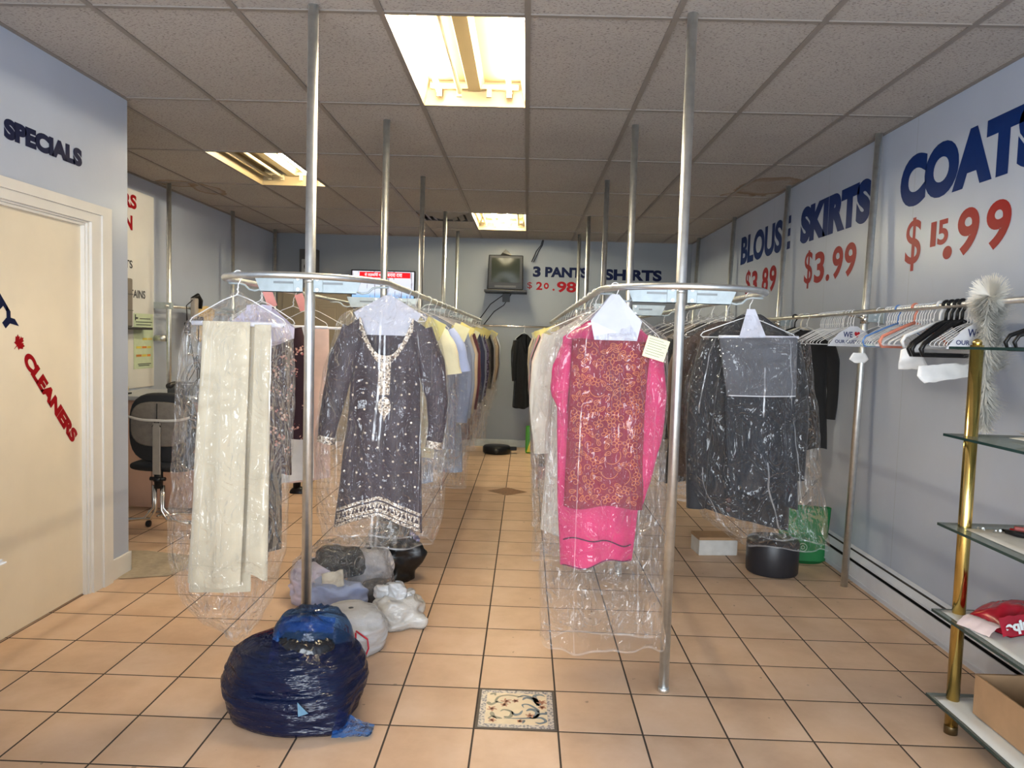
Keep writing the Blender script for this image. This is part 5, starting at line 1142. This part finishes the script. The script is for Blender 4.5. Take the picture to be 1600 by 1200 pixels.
def dome(rx, ry, z0, h, cx, cy, seed, wr, nu=84, nv=26, low=0.0):
    def fn(a, b):
        an = 2*PI*a; c, s_ = math.cos(an), math.sin(an); k = math.sin((.5+.5*(1-b))*PI/1.0*.5*2) if False else (1-(1-b)**2)**.5
        w_ = wr*(ridge(math.cos(an)*3+seed, math.sin(an)*3, b*1.2)*.8+.5*ridge(c*9, s_*9+seed, b*2.5)+.4*nz(c*4, s_*4, b*5+seed))
        rr_ = 1+.08*nz(c*1.3+seed, s_*1.3, 1)
        return (cx+rx*k*rr_*c, cy+ry*k*rr_*s_, z0+h*(1-b**2.2)-low*max(0, -s_)*b**2+w_)
    return MB().grid(fn, nu, nv, True)
dome(.168, .165, .17, .195, .045, .045, 4.2, .017, low=.04).build('folded_mouth', BLUEF3, r, True)
dome(.12, .085, .268, .05, .05, -.06, 9.2, .009, low=.035).build('black_liner', BLKFILM, r, True)
m = MB()
m.grid(lambda a, b: (-.075+.215*a, .01+.04*b-.03*math.sin(a*PI), (.305+.05*b*(.7+.5*math.sin(.4+a*2.4))+.010*ridge(a*4, b*2, 3)+.006*nz(a*11, b*5, 1))), 44, 12)
m.grid(lambda a, b: (-.085+.04*a+.02*b, .0-.145*b, .315-.075*b*b+.02*math.sin(a*PI)+.010*ridge(a*2, b*4, 8)), 12, 24)
m.build('crumpled_lip', BLUEF2, r, True)
m = MB(); m.add([(.085, -.262, .165), (.125, -.262, .125), (.09, -.268, .115)], [(0, 1, 2)]); m.build('painted_glare', plain('teal_glare_paint', (.08, .19, .29), .3), r, solid=.002)  # glare on the bag film, painted as a teal triangle
m = MB(); m.grid(lambda a, b: (.20+.14*a, -.13-.10*b*(1-.3*a), .012+.055*(1-a)*(1-b)+.008*ridge(a*5, b*5, 2)), 14, 10); m.build('loose_corner', BLUEF2, r, True)
# clear bag of clothes
CLR = film_mat('clear_sack_film', haze=.03, edge=.6, sc_=(11, 11, 11), rough=.07)
gb = 'clothes in the clear sack'
tag(lump(-1.15, 4.06, .115, .17, .19, 7.2, .030).build('crumpled_shirt', LILAC, None, True), 'lilac crumpled shirt around the edge of the clear sack', 'shirt', gb)
tag(lump(-.885, 4.23, .115, .12, .23, 2.2, .028).build('crumpled_shirt', C_('pale_grey_cotton', (.52, .51, .54)), None, True), 'pale grey crumpled shirt at the back right of the clear sack', 'shirt', gb)
tag(lump(-1.02, 4.09, .135, .11, .145, 5.5, .020, streak=(6, 6, 6), z0=.135).build('folded_garment', BLKFILM, None, True), 'shiny black folded garment on top of the clear sack', 'garment', gb)
tag(lump(-.985, 3.885, .155, .085, .15, 9.1, .030).build('crumpled_shirt', SKY, None, True), 'sky blue crumpled shirt at the front of the clear sack', 'shirt', gb)
tag(lump(-.80, 4.03, .075, .11, .10, 4.4, .016).build('crumpled_trousers', DKGREY, None, True), 'dark grey crumpled trousers low at the right of the clear sack', 'trousers', gb)
m = MB().grid(lambda a, b: (-1.06+.11*a+.02*b, 3.855-.05*b+.02*a, .205-.07*b+.02*a+.01*nz(a*4, b*5, 2)), 8, 8); tag(m.build('folded_cloth', IVORY, None, True, solid=.006), 'small folded ivory cloth on the blue shirt in the clear sack', 'cloth', gb)
r = thing('clear_sack', 'clear plastic sack holding a heap of clothes, behind the blue bag', 'bag', (-1.0, 4.07, 0))
lump(0, 0, .265, .25, .30, 12.2, .030, peaks=((65, .35, .72, 26), (100, .2, .8, 20))).build('sack_film', CLR, r, True)
m = MB().grid(lambda a, b: (.02+.26*a-.03*b, .12+.12*b+.04*a, .26+.13*b*math.sin(.6+a*2)+.018*ridge(a*5, b*4, 6)), 24, 12); m.build('loose_top', CLR, r, True)
# black bag
tag(lump(-.80, 4.47, .145, .17, .33, 6.4, .024, peaks=((-18, .55, .42, 13), (100, .25, .8, 20))).build('black_bag', plain('matte_black_bag', (.007, .007, .008), .32, 0, .2, 9, .5, 30), None, True), 'black rubbish bag slumped beside the clear sack', 'bag')
lab_ = None
m = MB().grid(lambda a, b: (-.70+.06*a+.03*b, 4.38+.03*b, .16+.14*b-.05*a+.016*ridge(a*4, b*5, 2)), 10, 12); tag(m.build('print_scarf', PRINT, None, True, solid=.004), 'dark printed scarf lying over the top of the black bag', 'scarf')
# white drawstring bag
WBAG = tint_film('white_bag_film', (.8, .8, .8), (.62, .63, .64), .86, .2, .5)
r = thing('drawstring_bag', 'white bag with red drawstring loops, wedged behind the blue bag', 'bag', (-.795, 3.41, 0))
lump(0, 0, .170, .16, .185, 15.3, .018, streak=(5, 5, 13)).build('bag_body', WBAG, r, True)
def dl(pts): return [(x, y, z) for x, y, z in pts]
m = MB(); m.tube([(0.062, -0.162, 0.150), (0.117, -0.169, 0.116), (0.124, -0.176, 0.077), (0.108, -0.179, 0.034), (0.087, -0.182, 0.026), (0.067, -0.182, 0.077), (0.062, -0.164, 0.142)], .0042, 6)
m.tube([(0.012, -0.154, 0.172), (0.024, -0.162, 0.168), (0.040, -0.176, 0.077), (0.045, -0.178, 0.065), (0.024, -0.176, 0.086), (0.010, -0.159, 0.159)], .0042, 6); m.build('drawstring', plain('red_drawstring', (.55, .015, .04), .4), r, True)
# white knotted bag
r = thing('knotted_bag', 'white knotted carrier bag with a pointed tail on the tiles', 'bag', (-.635, 3.74, 0))
lump(0, 0, .125, .13, .130, 21.3, .026, peaks=((-25, .62, .16, 12),)).build('bag_body', tint_film('knotted_white_film', (.85, .83, .8), (.66, .64, .60), .8, .2, .6), r, True)
m = MB()
for k, (x, y, rx, ry, h) in enumerate(((-.055, .01, .050, .032, .085), (.005, -.01, .034, .028, .105), (.05, .02, .040, .030, .055))):
    q = lump(x, y, rx, ry, h, 31.7+k*5, .020, nu=40, nv=24, z0=.105, streak=(16, 16, 9)); m.add(q.v, q.f)
m.build('knot_ears', WBAG, r, True)

# ================================================================== INLAID TILES
fx0, fx1, fy0, fy1 = TX+.004, TX+TT-.004, TY-TT+.004, TY-.004; cx, cy = (fx0+fx1)/2, (fy0+fy1)/2
r = thing('decorative_tile', 'square scroll-patterned tile set in the floor near the camera', 'tile', (cx, cy, 0))
W2 = (fx1-fx0)/2
t = NT('speckled_tile_border'); v = t.obj(); vo = t.n('ShaderNodeTexVoronoi'); t.l(v, vo.inputs['Vector']); vo.inputs['Scale'].default_value = 95
BORD = t.done(t.bsdf(t.ramp(vo.outputs['Distance'], [(.25, (.13, .125, .16)), (.5, (.42, .37, .34)), (.7, (.58, .50, .42))]), .35))
MB().box(-W2, W2, -W2, W2, -.004, .0010).build('dark_edge', plain('tile_dark_edge', (.085, .065, .05), .5), r)
MB().box(-W2+.010, W2-.010, -W2+.010, W2-.010, -.003, .0016).build('border', BORD, r)
I2 = W2-.034
MB().box(-I2, I2, -I2, I2, -.002, .0020).build('cream_field', plain('tile_cream', (.66, .53, .36), .35, 0, .06, 20), r)
def scroll(m, pts, w0, w1, n=26, z=.0026):
    def cr(t_):
        q = t_*(len(pts)-1); i = min(int(q), len(pts)-2); f = q-i; P = [Vector(pts[max(0, min(len(pts)-1, i+k))]) for k in (-1, 0, 1, 2)]
        return .5*((2*P[1])+(P[2]-P[0])*f+(2*P[0]-5*P[1]+4*P[2]-P[3])*f*f+(3*P[1]-P[0]-3*P[2]+P[3])*f**3)
    vs = []
    for k in range(n+1):
        p = cr(k/n); d = (cr(min(1, k/n+.01))-cr(max(0, k/n-.01))).normalized(); w_ = w0+(w1-w0)*k/n; w_ *= min(1, .25+4*min(k/n, 1-k/n))
        x, y = p.x*I2*2-I2, p.y*I2*2-I2
        for s in (-1, 1): vs.append((max(-I2, min(I2, x-d.y*w_*s*.5)), max(-I2, min(I2, y+d.x*w_*s*.5)), z))
    m.add(vs, [(2*i, 2*i+1, 2*i+3, 2*i+2) for i in range(n)])
SB = plain('tile_slate_blue', (.12, .155, .19), .35); SG = plain('tile_olive_grey', (.22, .20, .14), .35); SR = plain('tile_brick_red', (.42, .17, .10), .35)
m = MB()
for p, a, b in (([(.50, .85), (.62, .93), (.78, .85), (.86, .68), (.84, .60)], .004, .030), ([(.98, .92), (.90, .98), (.80, .93), (.83, .75), (.86, .62)], .008, .026), ([(.60, .78), (.66, .86), (.78, .80), (.87, .60)], .012, .018),
                ([(.62, .52), (.60, .62), (.70, .63), (.84, .48), (.86, .38)], .006, .014), ([(.66, .42), (.74, .48), (.84, .40), (.80, .24), (.70, .22)], .016, .022), ([(.97, .42), (.99, .36), (.88, .34), (.78, .22), (.55, .18), (.30, .17)], .018, .006), ([(.45, .28), (.55, .32), (.60, .44)], .02, .006), ([(.46, .30), (.42, .40)], .016, .004),
                ([(.78, .20), (.90, .22), (.97, .12), (.88, .05), (.80, .08)], .014, .010), ([(.55, .06), (.63, .12), (.60, .03)], .008, .008)): scroll(m, p, a, b)
m.build('blue_scrolls', SB, r)
m = MB()
for p, a, b in (([(.05, .93), (.12, .98), (.14, .90)], .014, .008), ([(.28, .66), (.16, .70), (.20, .86), (.35, .93), (.50, .90), (.62, .88)], .012, .008), ([(.02, .68), (.08, .60), (.20, .72)], .022, .008), ([(.10, .36), (.14, .22), (.28, .16)], .02, .012), ([(.30, .22), (.40, .22), (.42, .38), (.30, .44), (.24, .38)], .018, .008), ([(.05, .14), (.12, .22), (.20, .14)], .008, .008)): scroll(m, p, a, b)
m.build('olive_scrolls', SG, r)
m = MB()
for bx, by, s in ((.33, .72, .10), (.48, .74, .06), (.30, .60, .07), (.10, .46, .09), (.72, .28, .08), (.92, .72, .09), (.92, .56, .07), (.12, .10, .07), (.56, .10, .05)):
    for k in range(5):
        an = k*1.257+bx*9; scroll(m, [(bx, by), (bx+s*.55*math.cos(an+.3), by+s*.55*math.sin(an+.3)), (bx+s*math.cos(an), by+s*math.sin(an))], .012, .005, 6, .0029)
m.build('red_flowers', SR, r)
m = MB(); m.add([(-.20, 0, .0012), (0, -.19, .0012), (.20, 0, .0012), (0, .19, .0012)], [(0, 1, 2, 3)])
tag(m.build('diamond_tile', plain('brown_mosaic', (.26, .13, .06), .4, 0, .45, 40), None, loc=(-.139, 7.10, 0)), 'small brown diamond-shaped tile in the aisle floor', 'tile')
